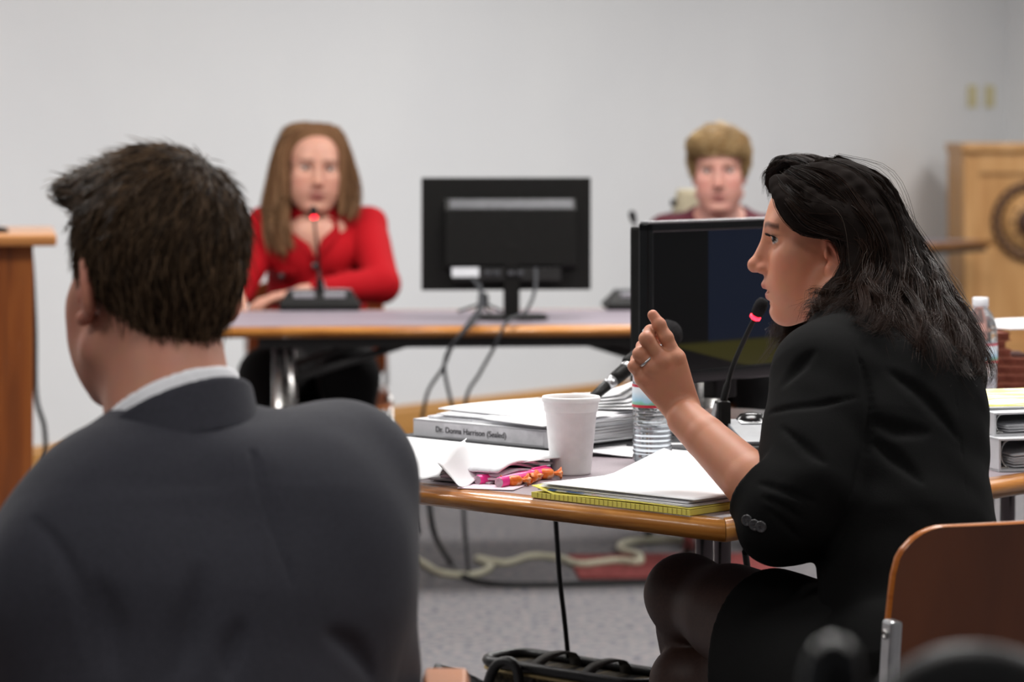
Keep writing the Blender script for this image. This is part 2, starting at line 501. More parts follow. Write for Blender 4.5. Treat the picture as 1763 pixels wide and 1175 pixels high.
def legs_fold(e, lx, ly):
    for s, x0 in ((1, 0.235), (-1, lx - 0.235)):
        for y0 in (0.1, ly - 0.12):
            m = MB(); m.tube([(x0, y0, 0.02), (x0, y0, 0.695)], 0.017, 12); m.tube([(x0 + 0.045 * s, y0 + 0.0, 0.3), (x0 + 0.03 * s, y0, 0.695)], 0.011, 10)
            l = m.build('leg', M['chrome'], e)
            m = MB(); m.lathe([(0.022, 0.0), (0.024, 0.006), (0.018, 0.026)], 16, (x0, y0, 0)); m.build('foot', M['black_plastic'], l)
        m = MB(); m.tube([(x0, 0.1, 0.12), (x0, ly - 0.12, 0.12)], 0.012, 10); m.build('cross_bar', M['chrome'], e)
        m = MB(); m.tube([(x0 + 0.02 * s, 0.11, 0.575), (x0 + 0.39 * s, 0.11, 0.69)], 0.011, 10); m.build('brace', M['black_metal'], e)
        m = MB(); m.tube([(x0 + 0.02 * s, ly - 0.13, 0.575), (x0 + 0.39 * s, ly - 0.13, 0.69)], 0.011, 10); m.build('brace', M['black_metal'], e)
    m = MB(); m.box((lx / 2, 0.07, 0.684), (lx - 0.36, 0.022, 0.03)); m.build('apron_rail', M['black_metal'], e)
    m = MB(); m.box((lx / 2, ly - 0.09, 0.684), (lx - 0.36, 0.022, 0.03)); m.build('apron_rail', M['black_metal'], e)
def legs_pair(e, lx, ly):
    spots = [(lx / 2, 0.40), (0.2, ly - 0.1)] if lx < ly else [(0.4, ly / 2), (lx - 0.4, ly / 2)]
    ax = Vector((1, 0, 0)) if lx < ly else Vector((0, 1, 0))
    w = min(lx, ly)
    for (x0, y0) in spots:
        c = Vector((x0, y0, 0))
        for s in (-1, 1):
            m = MB(); m.tube([c + ax * 0.022 * s + Vector((0, 0, 0.03)), c + ax * 0.022 * s + Vector((0, 0, 0.702))], 0.0135, 12); m.build('leg', M['chrome'], e)
        m = MB(); m.tube([c - ax * 0.16 + Vector((0, 0, 0.02)), c + ax * 0.3 + Vector((0, 0, 0.02))], 0.018, 10); m.build('foot_bar', M['black_metal'], e)
        m = MB(); m.box(c + Vector((0, 0, 0.694)), (0.05 + abs(ax.x) * 0.2, 0.05 + abs(ax.y) * 0.2, 0.014)); m.build('mounting_plate', M['black_metal'], e)
def legs_simple(e, lx, ly):
    for x0 in (0.35,):
        for y0 in (0.1, ly - 0.1):
            m = MB(); m.tube([(x0, y0, 0.0), (x0, y0, 0.71)], 0.02, 12); m.build('leg', M['chrome'], e)
    m = MB(); m.tube([(0.35, 0.1, 0.1), (0.35, ly - 0.1, 0.1)], 0.014, 10); m.build('cross_bar', M['chrome'], e)
    for y0 in (0.1, ly - 0.1):
        m = MB(); m.tube([(0.95, y0, 0.0), (0.95, y0, 0.71)], 0.02, 12); m.build('leg', M['chrome'], e)
    m = MB(); m.box((lx / 2, ly / 2, 0.688), (lx - 0.05, ly - 0.05, 0.022)); m.build('apron', M['black_metal'], e)

tableA = table('conference_table', TC, TA, 0.92, 1.1, 'mauve-grey table with rounded wood edge, under the coffee cup and yellow pad', legs_pair, M['laminate'])
tableB = table('conference_table', TL(0.922, 0, 0), TA, 1.8, 0.92, 'mauve-grey table holding the stack of brown folders, at the right', legs_pair, M['laminate'])
FA = math.radians(4.0)
tableF = table('folding_table', (-0.86, 7.76, 0), FA, 1.66, 0.76, 'long folding table with black underframe, in front of the woman in red', legs_fold, M['laminate_far'])
c = P(1710, 412, 14.2)
tableC = table('side_table', Vector((c.x, c.y, 0)) - WDIR * 1.8, ang_w, 1.8, 0.5, 'narrow table with dark underside in front of the round-emblem lectern', legs_simple, M['laminate_far'])

# ---- cabinet at the left edge of the photo (raised-panel end of a wooden bench)
cx1 = (57 - 881.5) * 7.58 / FPX
CAB = empty('wooden_cabinet', (cx1 - 0.4 * math.cos(0.17), 7.58 - 0.4 * math.sin(0.17), 0), 0.17, 'brown raised-panel wooden cabinet at the left edge of the photo', 'cabinet')
HC = 0.955
m = MB(); m.box((0.0, 0.3, HC / 2), (0.8, 0.56, HC), bevel=0.003); m.build('body', M['cabinet'], CAB)
m = MB(); m.box((-0.02, 0.29, HC + 0.0165), (0.96, 0.70, 0.031), bevel=0.009, seg=3); m.build('top', M['cabinet_top'], CAB)
for x0 in (-0.355, 0.355):
    m = MB(); m.box((x0, 0.011, HC / 2 + 0.02), (0.09, 0.022, HC - 0.04), bevel=0.003); m.build('stile', M['cabinet'], CAB)
for zz, hh in ((HC - 0.035, 0.07), (0.645, 0.04), (0.05, 0.10), (0.31, 0.05)):
    m = MB(); m.box((0, 0.011 - (0.006 if hh == 0.04 else 0), zz), (0.62, 0.022 + (0.012 if hh == 0.04 else 0), hh), bevel=0.004); m.build('rail', M['cabinet'], CAB)
for z0, z1 in ((0.675, 0.875), (0.345, 0.615), (0.105, 0.28)):
    for x0 in (-0.155, 0.155):
        m = MB()
        w, h = 0.29, z1 - z0
        V = []; 
        for (ix, iy, dy) in ((0, 0, 0.021), (0.028, 0.028, 0.004), (0.034, 0.034, 0.004)):
            V += [(x0 - w / 2 + ix, dy, z0 + iy), (x0 + w / 2 - ix, dy, z0 + iy), (x0 + w / 2 - ix, dy, z1 - iy), (x0 - w / 2 + ix, dy, z1 - iy)]
        F = []
        for r in range(2):
            for k in range(4):
                F.append((r * 4 + k, r * 4 + (k + 1) % 4, r * 4 + 4 + (k + 1) % 4, r * 4 + 4 + k))
        F.append((8, 9, 10, 11))
        m.add(V, F, False); m.build('raised_panel', M['cabinet'], CAB)
# small black microphone foot lying on that cabinet
e = empty('desk_microphone', (cx1 - 0.135, 7.70, HC + 0.032), 0.0, 'small dark microphone on top of the wooden cabinet at the left edge', 'microphone')
m = MB(); m.lathe([(0.05, 0), (0.05, 0.006), (0.042, 0.012), (0.01, 0.016)], 24, (0, 0, 0)); m.build('base', M['black_plastic'], e)
m = MB(); m.tube(smooth_path([(0, 0, 0.012), (-0.03, 0, 0.03), (-0.08, 0, 0.045), (-0.14, 0, 0.05)], 5), 0.006, 8); m.build('gooseneck', M['black_plastic'], e)

# ---- lectern with a round carved emblem, at the right
LD = 14.55
lx0 = (1657 - 881.5) * LD / FPX
LE = empty('lectern', (lx0 + 0.34, LD, 0), 0.03, 'light oak lectern with a dark carved round emblem by the corner', 'lectern')
HL = 1.195
m = MB(); m.box((0, 0.22, HL / 2), (0.68, 0.42, HL), bevel=0.004); m.build('body', M['podium'], LE)
m = MB(); m.box((0, 0.2, HL - 0.012), (0.70, 0.48, 0.045), bevel=0.012, seg=3); m.build('top_moulding', M['podium'], LE)
for x0 in (-0.295, 0.295):
    m = MB(); m.box((x0, 0.0, HL / 2), (0.075, 0.025, HL - 0.1), bevel=0.004); m.build('stile', M['podium'], LE)
for zz, hh in ((HL - 0.09, 0.1), (0.16, 0.12)):
    m = MB(); m.box((0, 0.0, zz), (0.515, 0.025, hh), bevel=0.004); m.build('rail', M['podium'], LE)
m = MB(); m.box((0, 0.19, 0.05), (0.72, 0.5, 0.1), bevel=0.01); m.build('plinth', M['podium'], LE)
ez = CAMH - (382 - HZ) * LD / FPX
RX = Matrix.Rotation(math.pi / 2, 3, 'X')
m = MB(); m.lathe([(0.150, 0.0), (0.205, 0.0), (0.207, 0.012), (0.195, 0.022), (0.18, 0.016), (0.165, 0.022), (0.152, 0.012)], 48, (0.01, 0.008, ez), RX, False, False)
em = m.build('emblem', M['dark_wood'], LE)
m = MB(); m.lathe([(0.151, 0.0), (0.151, 0.006), (0.0, 0.006)], 40, (0.01, 0.008, ez), RX, False, False); m.build('emblem_disc', M['podium'], em)
m = MB(); m.lathe([(0.078, 0.0), (0.08, 0.014), (0.06, 0.02), (0.0, 0.022)], 28, (0.01, 0.004, ez - 0.005), RX, False, False)
for k in range(10):
    a = 2 * math.pi * k / 10
    m.box((0.01 + 0.1 * math.cos(a), -0.002, ez + 0.1 * math.sin(a)), (0.02, 0.012, 0.012), bevel=0.003)
m.build('emblem_relief', M['dark_wood'], em)
for k in range(24):
    a = 2 * math.pi * k / 24
    m = MB(); m.box((0.01 + 0.179 * math.cos(a), -0.014, ez + 0.179 * math.sin(a)), (0.012, 0.008, 0.02), Matrix.Rotation(-a, 3, 'Y'), bevel=0.002); m.build('carved_mark', M['podium'], em)

# ---- bent plywood chairs
def ply_shell(w, h, r_top, curve, th, n=14, mrows=10, taper=0.0, rlow=0.03):
    """rounded, curved plywood panel in local x (width) z (height), bowed towards -y; returns face and rim builders"""
    def outline(t):
        # t in 0..1 height -> half width
        zz = t * h
        hw = w / 2 - taper * t
        if h - zz < r_top:
            q = r_top - (h - zz)
            hw -= r_top - math.sqrt(max(r_top * r_top - q * q, 0))
        if zz < rlow:
            q = rlow - zz
            hw -= rlow - math.sqrt(max(rlow * rlow - q * q, 0))
        return max(hw, 0.004)
    ts = sorted(set([0, .01, .03, .06, .1] + [i / mrows for i in range(1, mrows)] + [1 - 0.002, 1 - .01, 1 - .025, 1 - .05, 1 - .09, 1 - .13, 1]))
    F1 = []; V = []
    for t in ts:
        hw = outline(t)
        for i in range(n + 1):
            x = -hw + 2 * hw * i / n
            y = -curve * (1 - (x / (w / 2)) ** 2) - 0.05 * t * t * 0.6
            V.append(Vector((x, y, t * h)))
    k = n + 1; R = len(ts)
    F1 = [(r * k + i, r * k + i + 1, (r + 1) * k + i + 1, (r + 1) * k + i) for r in range(R - 1) for i in range(n)]
    n0 = len(V)
    face = MB()
    V2 = V + [v + Vector((0, th, 0)) for v in V]
    face.add(V2, F1 + [tuple(n0 + q for q in reversed(f)) for f in F1])
    rim = [(0 * k + i) for i in range(k)] + [r * k + n for r in range(1, R)] + [(R - 1) * k + i for i in range(n - 1, -1, -1)] + [r * k for r in range(R - 2, 0, -1)]
    rimb = MB()
    c = sum(V, Vector()) / len(V)
    RV = []; RF = []
    q = len(rim)
    for a in rim:
        v = V[a]
        dirv = Vector((v.x - c.x, 0, v.z - c.z)).normalized()
        for (oo, yy) in ((0.0, -0.0006), (0.0022, th * 0.2), (0.003, th * 0.5), (0.0022, th * 0.8), (0.0, th + 0.0006)):
            RV.append(v + dirv * oo + Vector((0, yy, 0)))
    for i in range(q):
        for s in range(4):
            j = (i + 1) % q
            RF.append((i * 5 + s, i * 5 + s + 1, j * 5 + s + 1, j * 5 + s))
    rimb.add(RV, RF)
    return face, rimb

def make_chair(name, loc, rz, label, sticker=False, group=None, top=0.775):
    """bent ply chair, faces local +y; back panel behind at -y"""
    e = empty(name, loc, rz, label, 'chair', group)
    f, r = ply_shell(0.44, 0.29, 0.055, 0.02, 0.013, taper=0.012)
    R = Matrix.Rotation(math.radians(0), 3, 'X')
    bk = f.build('backrest', M['ply'], e); bk.location = (0, -0.20, top - 0.29); 
    rb = r.build('backrest_edge', M['ply_edge'], bk)
    # seat
    f, r = ply_shell(0.43, 0.42, 0.05, 0.012, 0.013, rlow=0.05)
    st = f.build('seat', M['ply'], e); st.location = (0, -0.19, 0.452); st.rotation_euler = (math.radians(-90), 0, 0)
    st.rotation_euler = (math.radians(90), 0, math.pi); st.location = (0, -0.19, 0.44)
    rs = r.build('seat_edge', M['ply_edge'], st)
    for s in (-1, 1):
        m = MB()
        x = 0.222 * s
        pts = [(x, -0.235, top - 0.108), (x, -0.222, 0.56), (x, -0.20, 0.445)]
        V = []; F = []
        for (px_, py, pz) in pts:
            for dx, dy in ((-0.008, -0.013), (0.008, -0.013), (0.008, 0.013), (-0.008, 0.013)):
                V.append((px_ + dx, py + dy, pz))
        for i in range(len(pts) - 1):
            for k in range(4):
                F.append((i * 4 + 4 + k, i * 4 + 4 + (k + 1) % 4, i * 4 + (k + 1) % 4, i * 4 + k))
        F += [(0, 1, 2, 3), (8, 11, 10, 9)]
        m.add(V, F, False)
        po = m.build('back_post', M['alu'], e)
        bv = po.modifiers.new('bevel', 'BEVEL'); bv.width = 0.004; bv.segments = 2
        m = MB(); m.lathe([(0.006, 0), (0.006, 0.002), (0.003, 0.003), (0.003, 0.0015)], 14, (x + 0.008 * s, -0.233, top - 0.125), Matrix.Rotation(math.pi / 2 * s, 3, 'Y')); m.build('screw', M['chrome'], po)
        for y0, y1 in ((-0.17, -0.215), (0.17, 0.20)):
            m = MB(); m.tube([(x * 0.93, y0, 0.435), (x * 1.02, y1, 0.012)], 0.011, 10)
            l = m.build('leg', M['chrome'], e)
            m = MB(); m.lathe([(0.015, 0), (0.016, 0.004), (0.013, 0.03)], 12, (x * 1.02, y1, 0)); m.build('foot', M['black_plastic'], l)
        m = MB(); m.tube([(x * 0.95, -0.2, 0.435), (x * 0.95, 0.18, 0.43)], 0.011, 10); m.build('side_rail', M['chrome'], e)
    if sticker:
        m = MB()
        def sf(u, v):
            x = 0.037 + 0.05 * u; z = 0.242 + 0.026 * v
            t = z / 0.29
            return (x, -0.02 * (1 - (x / 0.22) ** 2) - 0.03 * t * t - 0.0012, z)
        m.sheet(sf, 6, 4, 0.0006); s_ = m.build('sticker', M['tan_pad'], bk)
        m = MB()
        random.seed(4)
        x = 0.053
        while x < 0.083:
            w = random.choice((0.0008, 0.0016))
            t = 0.252 / 0.29
            y = -0.02 * (1 - (x / 0.22) ** 2) - 0.03 * t * t - 0.0022
            m.box((x, y, 0.2555), (w, 0.0008, 0.017))
            x += w + random.choice((0.0009, 0.0018))
        m.build('barcode', M['ink'], s_)
    return e

def face_rz(fx, fy):
    """z rotation that turns local +y to direction (fx, fy)"""
    return math.atan2(-fx, fy)
chairW = make_chair('plywood_chair', (0.575, 3.755, 0), face_rz(-0.36, 0.93), 'bent plywood chair with a barcode sticker, under the woman in black', True)
chairR = make_chair('plywood_chair', (-0.60, 9.02, 0), face_rz(0.1, -1), 'bent plywood chair under the woman in the red jacket')
chairB = make_chair('plywood_chair', (0.66, 9.2, 0), face_rz(-0.05, -1), 'bent plywood chair under the short-haired woman in maroon', False, None, 0.80)
chairL = make_chair('plywood_chair', (-0.845, 3.66, 0), face_rz(-0.3, 0.95), 'plywood chair just showing at the left edge beside the man')

# ---- captain's chair under the man in the suit
e = empty('armchair', (-0.363, 2.93, 0), face_rz(0.06, 1), "low wooden armchair with a curved arm rail, under the man in the suit", 'chair')
pts = [(0.275, 0.27, 0.648), (0.285, 0.12, 0.648), (0.285, -0.05, 0.646), (0.24, -0.2, 0.642), (0.12, -0.275, 0.64), (0, -0.29, 0.64)]
pts = pts + [(-p[0], p[1], p[2]) for p in pts[-2::-1]]
pp = smooth_path(pts, 6)
m = MB(); V = []; F = []
for i, p in enumerate(pp):
    t = (pp[min(i + 1, len(pp) - 1)] - pp[max(i - 1, 0)]).normalized()
    n = t.cross(Vector((0, 0, 1))).normalized()
    for a, b in ((-0.024, -0.012), (0.024, -0.012), (0.026, 0.0), (0.022, 0.012), (-0.022, 0.012), (-0.026, 0.0)):
        V.append(p + n * a + Vector((0, 0, b)))
for i in range(len(pp) - 1):
    for k in range(6):
        F.append((i * 6 + k, i * 6 + (k + 1) % 6, i * 6 + 6 + (k + 1) % 6, i * 6 + 6 + k))
F += [tuple(range(5, -1, -1)), tuple((len(pp) - 1) * 6 + k for k in range(6))]
m.add(V, F, False); o = m.build('arm_rail', M['ply_edge'], e)
bv = o.modifiers.new('bevel', 'BEVEL'); bv.width = 0.003; bv.segments = 2
m = MB(); m.prism(rounded_rect(0.5, 0.48, 0.12, 6), 0.425, 0.455, bevel=0.01); m.build('seat', M['ply'], e)
for (a, b) in ((0.275, 0.2), (0.28, 0.02), (0.215, -0.215), (0.1, -0.265), (0, -0.28)):
    for s in ((1, -1) if a else (1,)):
        m = MB(); m.tube([(s * a * 0.8, b * 0.8, 0.45), (s * a, b, 0.638)], [0.011, 0.011], 10); m.build('spindle', M['ply'], e)
for sx in (-1, 1):
    for sy in (-1, 1):
        m = MB(); m.tube([(0.19 * sx, 0.18 * sy, 0.43), (0.215 * sx, 0.21 * sy, 0.2), (0.24 * sx, 0.235 * sy, 0)], [0.02, 0.022, 0.014], 12); m.build('leg', M['ply'], e)

# ---- black chair in the foreground, out of focus
FD = 1.62
e = empty('black_chair', (0.30, 1.62, 0), face_rz(-0.1, 1), 'blurred black chair back in the bottom right foreground', 'chair')
bx = lambda x, y: Vector((P(x, y, FD).x - 0.30, 0, P(x, y, FD).z))
m = MB()
pts = [bx(1470, 1420), bx(1490, 1290), bx(1540, 1195), bx(1600, 1152), bx(1665, 1140), bx(1740, 1152), bx(1830, 1195), bx(1880, 1290), bx(1900, 1420)]
m.tube(smooth_path(pts, 6), 0.011, 12); m.build('back_frame', M['black_metal'], e)
pad = [(p.x, p.z) for p in smooth_path(pts, 5)]
m = MB(); m.prism(pad, -0.012, 0.010, Matrix(((1, 0, 0), (0, 0, 1), (0, 1, 0))), bevel=0.004); m.build('backrest', M['leather'], e)
m = MB(); m.tube(smooth_path([bx(1375, 1400), bx(1395, 1230), bx(1413, 1135), bx(1432, 1122), bx(1445, 1150), bx(1450, 1300), bx(1452, 1420)], 6), 0.0105, 12); m.build('arm_loop', M['black_gloss'], e)
m = MB(); m.prism(rounded_rect(0.46, 0.44, 0.06), 0.44, 0.5, origin=(0.02, 0.2, 0), bevel=0.015); m.build('seat', M['leather'], e)
m = MB(); m.tube(smooth_path([bx(1470, 1420), (-0.03, 0.0, 0.7), (-0.03, 0.03, 0.47)], 6), 0.011, 10); m.tube(smooth_path([bx(1900, 1420), (0.06, 0.0, 0.7), (0.07, 0.03, 0.47)], 6), 0.011, 10)
m.build('back_frame', M['black_metal'], e)
m = MB(); m.tube(smooth_path([bx(1375, 1400), (-0.11, 0.03, 0.75), (-0.15, 0.12, 0.47)], 6), 0.0105, 10); m.tube(smooth_path([bx(1452, 1420), (-0.1, 0.08, 0.75), (-0.15, 0.26, 0.47)], 6), 0.0105, 10); m.build('arm_loop', M['black_gloss'], e)
for sx in (-0.17, 0.21):
    for y0 in (0.03, 0.38):
        m = MB(); m.tube([(sx, y0, 0.45), (sx * 1.08, y0 + (y0 - 0.2) * 0.15, 0)], 0.012, 10); m.build('leg', M['black_metal'], e)

# ================================================================== THINGS ON THE TABLES
def text_mesh(body, size, extrude=0.0003, align='LEFT'):
    cu = bpy.data.curves.new('lettering', 'FONT')
    cu.body = body; cu.size = size; cu.extrude = extrude; cu.align_x = align
    ob = bpy.data.objects.new('lettering', cu)
    COL.objects.link(ob)
    dg = bpy.context.evaluated_depsgraph_get()
    me = bpy.data.meshes.new_from_object(ob.evaluated_get(dg))
    bpy.data.objects.remove(ob, do_unlink=True)
    return me

# ---- far monitor, seen from behind
def far_monitor():
    d = 8.12
    c = P(866, 403, d)
    e = empty('computer_monitor', (c.x + 0.01, d, 0.7305), math.radians(5), 'black computer monitor seen from behind on the far table', 'monitor')
    z0 = c.z - 0.7305
    W, H = 0.475, 0.315
    m = MB(); m.box((0, 0.012, z0), (W, 0.022, H), bevel=0.004); m.build('back_shell', M['black_plastic'], e)
    m = MB(); m.box((0, 0.0245, z0), (W - 0.03, 0.003, H - 0.035)); m.build('screen', M['black_gloss'], e)
    # raised hump with a sloping ledge on top
    m = MB()
    x0, x1 = -W / 2 + 0.065, W / 2 - 0.045
    prof = [(0.001, z0 + 0.098), (-0.03, z0 + 0.068), (-0.034, z0 - 0.085), (-0.02, z0 - 0.095), (0.001, z0 - 0.098)]
    V = [(x0, y, z) for y, z in prof] + [(x1, y, z) for y, z in prof]
    k = len(prof)
    F = [(i, (i + 1) % k, k + (i + 1) % k, k + i) for i in range(k)] + [tuple(range(k))[::-1], tuple(range(k, 2 * k))]
    m.add(V, F, False); hp = m.build('rear_hump', M['black_plastic'], e)
    m = MB(); m.box((0.012, -0.0165, z0 + 0.084), (x1 - x0 - 0.02, 0.0015, 0.034), Matrix.Rotation(math.radians(-44), 3, 'X')); m.build('lit_ledge', M['dark_grey'], hp)  # paler grey paints in the light caught by the sloping top
    m = MB(); m.box((-0.118, -0.036, z0 - 0.105), (0.075, 0.003, 0.026)); m.build('rating_label', M['white_plastic'], e)
    m = MB(); m.box((0.0, -0.02, z0 - 0.112), (0.30, 0.02, 0.038), bevel=0.003); m.build('port_recess', M['black_metal'], e)
    for x in (-0.055, -0.03, 0.01, 0.035):
        m = MB(); m.box((x, -0.034, z0 - 0.108), (0.018, 0.008, 0.012), bevel=0.002); m.build('port', M['dark_grey'], e)
    m = MB(); m.box((0.012, -0.022, 0.11), (0.045, 0.022, 0.20), bevel=0.004); m.build('stand_neck', M['black_plastic'], e)
    m = MB(); m.prism(rounded_rect(0.2, 0.17, 0.05), 0.0005, 0.012, origin=(0.012, -0.01, 0), bevel=0.003); m.build('stand_base', M['black_plastic'], e)
    return e
far_monitor()
def cable(pts, label, r=0.0045, mat='cord_black', n=8):
    return cord('power_cable', pts, r, M[mat], label, n, 'cable')
cable([P(812, 478, 8.05), P(826, 500, 8.0), P(824, 530, 7.85), P(800, 565, 7.74), P(777, 600, 7.74), P(762, 635, 7.8), P(735, 680, 8.0), P(722, 760, 8.0), P(712, 860, 7.95), P(722, 920, 7.95)], 'dark cable drooping from the far monitor, leftmost of three', 0.005, 'cord_grey')
cable([P(826, 490, 8.04), P(832, 526, 7.88), P(815, 556, 7.74), P(780, 592, 7.73), P(765, 630, 7.8), P(776, 690, 7.95), P(792, 760, 8.0), P(800, 900, 8.0), P(806, 985, 8.05)], 'dark cable hanging from the far monitor, middle of three', 0.005, 'cord_grey')
cable([P(922, 462, 8.05), P(921, 500, 8.0), P(905, 536, 7.9), P(872, 556, 7.75), P(850, 600, 7.75), P(825, 645, 7.9), P(802, 690, 8.0), P(796, 800, 8.05), P(800, 930, 8.1)], 'dark cable sloping down from the far monitor, rightmost of three', 0.005, 'cord_grey')
cable([P(36, 409, 8.2), P(52, 430, 8.24), P(60, 560, 8.24), P(62, 680, 8.24), P(76, 735, 8.24), P(78, 790, 8.24), P(72, 850, 8.24), P(75, 940, 8.24), P(60, 984, 8.3)], 'dark cable hanging in front of the wall beside the wooden cabinet', 0.007)
cable([(-0.84, 8.2, 0.692), P(325, 572, 8.2), P(250, 590, 8.25), P(200, 618, 8.3), P(187, 652, 8.4), P(193, 700, 8.5), P(190, 765, 8.6), P(186, 850, 8.6), P(205, 945, 8.65)], 'grey cable hanging below the jaw of the man in the suit', 0.008, 'cord_grey')
# little tripod clip lying behind the monitor
e = empty('mini_tripod', T(832, 540, 0.7305), 0.3, 'tiny black tripod standing left of the far monitor stand', 'tripod')
m = MB(); m.lathe([(0.012, 0.02), (0.016, 0.03), (0.016, 0.05), (0.01, 0.06)], 12); m.build('head', M['black_plastic'], e)
for k in range(3):
    a = 2 * math.pi * k / 3 + 2.6
    m = MB(); m.tube([(0, 0, 0.03), (0.075 * math.cos(a), 0.075 * math.sin(a), 0.004)], 0.004, 8); m.build('leg', M['black_plastic'], e)

# ---- near monitor: dark screen towards the woman in black
def near_monitor():
    a = P(1107, 385, 5.0)
    zt = a.z; zb = P(1107, 668, 5.0).z
    e = empty('computer_monitor', (a.x + U2.x * 0.245, a.y + U2.y * 0.245, 0.7305), TA, 'black flat screen monitor standing before the woman in black', 'monitor')
    W, H = 0.49, zt - zb
    zc = (zt + zb) / 2 - 0.7305
    # local x along U2, local -y towards the woman
    m = MB()
    b = 0.016
    for (cx_, cz_, sx, sz) in ((0, H / 2 - b / 2, W, b), (0, -H / 2 + b / 2 + 0.004, W, b + 0.008), (-W / 2 + b / 2, 0, b, H), (W / 2 - b / 2, 0, b, H)):
        m.box((cx_, 0.0, zc + cz_), (sx, 0.022, sz), bevel=0.004, seg=3)
    m.build('bezel', M['black_gloss'], e)
    m = MB(); m.box((0, -0.002, zc + H / 2 + 0.0018), (W - 0.004, 0.021, 0.0036), bevel=0.0012); m.build('top_trim', M['alu'], e)
    m = MB(); m.box((0, 0.02, zc), (W - 0.01, 0.03, H - 0.012), bevel=0.006); m.build('back_shell', M['black_plastic'], e)
    # room reflection painted into the screen's glow: blue patch and olive band
    sm, nt, bs = base_mat('painted_reflection', (5, 5, 6), 0.16, 0, 0.2)
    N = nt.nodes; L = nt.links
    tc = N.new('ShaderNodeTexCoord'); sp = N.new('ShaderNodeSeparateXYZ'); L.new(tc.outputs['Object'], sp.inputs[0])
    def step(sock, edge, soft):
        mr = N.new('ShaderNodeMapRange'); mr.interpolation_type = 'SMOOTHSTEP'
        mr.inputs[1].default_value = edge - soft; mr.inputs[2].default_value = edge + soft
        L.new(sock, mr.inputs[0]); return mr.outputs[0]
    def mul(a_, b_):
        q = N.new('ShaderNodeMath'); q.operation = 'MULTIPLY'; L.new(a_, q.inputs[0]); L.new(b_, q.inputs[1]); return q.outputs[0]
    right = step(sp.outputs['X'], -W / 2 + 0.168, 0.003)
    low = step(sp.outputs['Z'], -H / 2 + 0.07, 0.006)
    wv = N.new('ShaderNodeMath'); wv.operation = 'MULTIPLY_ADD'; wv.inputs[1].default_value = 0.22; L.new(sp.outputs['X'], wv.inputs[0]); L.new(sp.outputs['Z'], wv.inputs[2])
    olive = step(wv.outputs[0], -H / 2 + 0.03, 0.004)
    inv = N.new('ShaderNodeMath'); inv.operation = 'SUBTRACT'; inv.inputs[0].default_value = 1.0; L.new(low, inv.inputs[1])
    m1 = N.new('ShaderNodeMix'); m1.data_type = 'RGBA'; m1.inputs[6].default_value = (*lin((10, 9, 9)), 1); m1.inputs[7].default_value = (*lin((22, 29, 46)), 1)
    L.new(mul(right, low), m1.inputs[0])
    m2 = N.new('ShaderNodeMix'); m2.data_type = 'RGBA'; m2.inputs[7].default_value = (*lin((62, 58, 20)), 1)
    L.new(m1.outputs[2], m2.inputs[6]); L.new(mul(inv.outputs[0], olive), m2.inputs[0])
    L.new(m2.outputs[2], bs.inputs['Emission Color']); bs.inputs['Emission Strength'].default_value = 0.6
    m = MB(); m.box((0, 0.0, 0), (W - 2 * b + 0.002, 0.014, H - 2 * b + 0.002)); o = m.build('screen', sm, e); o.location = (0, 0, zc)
    m = MB(); m.box((0, 0.03, zc - H / 2 + 0.02), (0.06, 0.03, 0.11), bevel=0.005); m.build('stand_neck', M['black_plastic'], e)
    m = MB(); m.prism(rounded_rect(0.24, 0.19, 0.07), 0.0005, 0.014, origin=(0, 0.02, 0), bevel=0.004); m.build('stand_base', M['black_gloss'], e)
    return e
near_monitor()

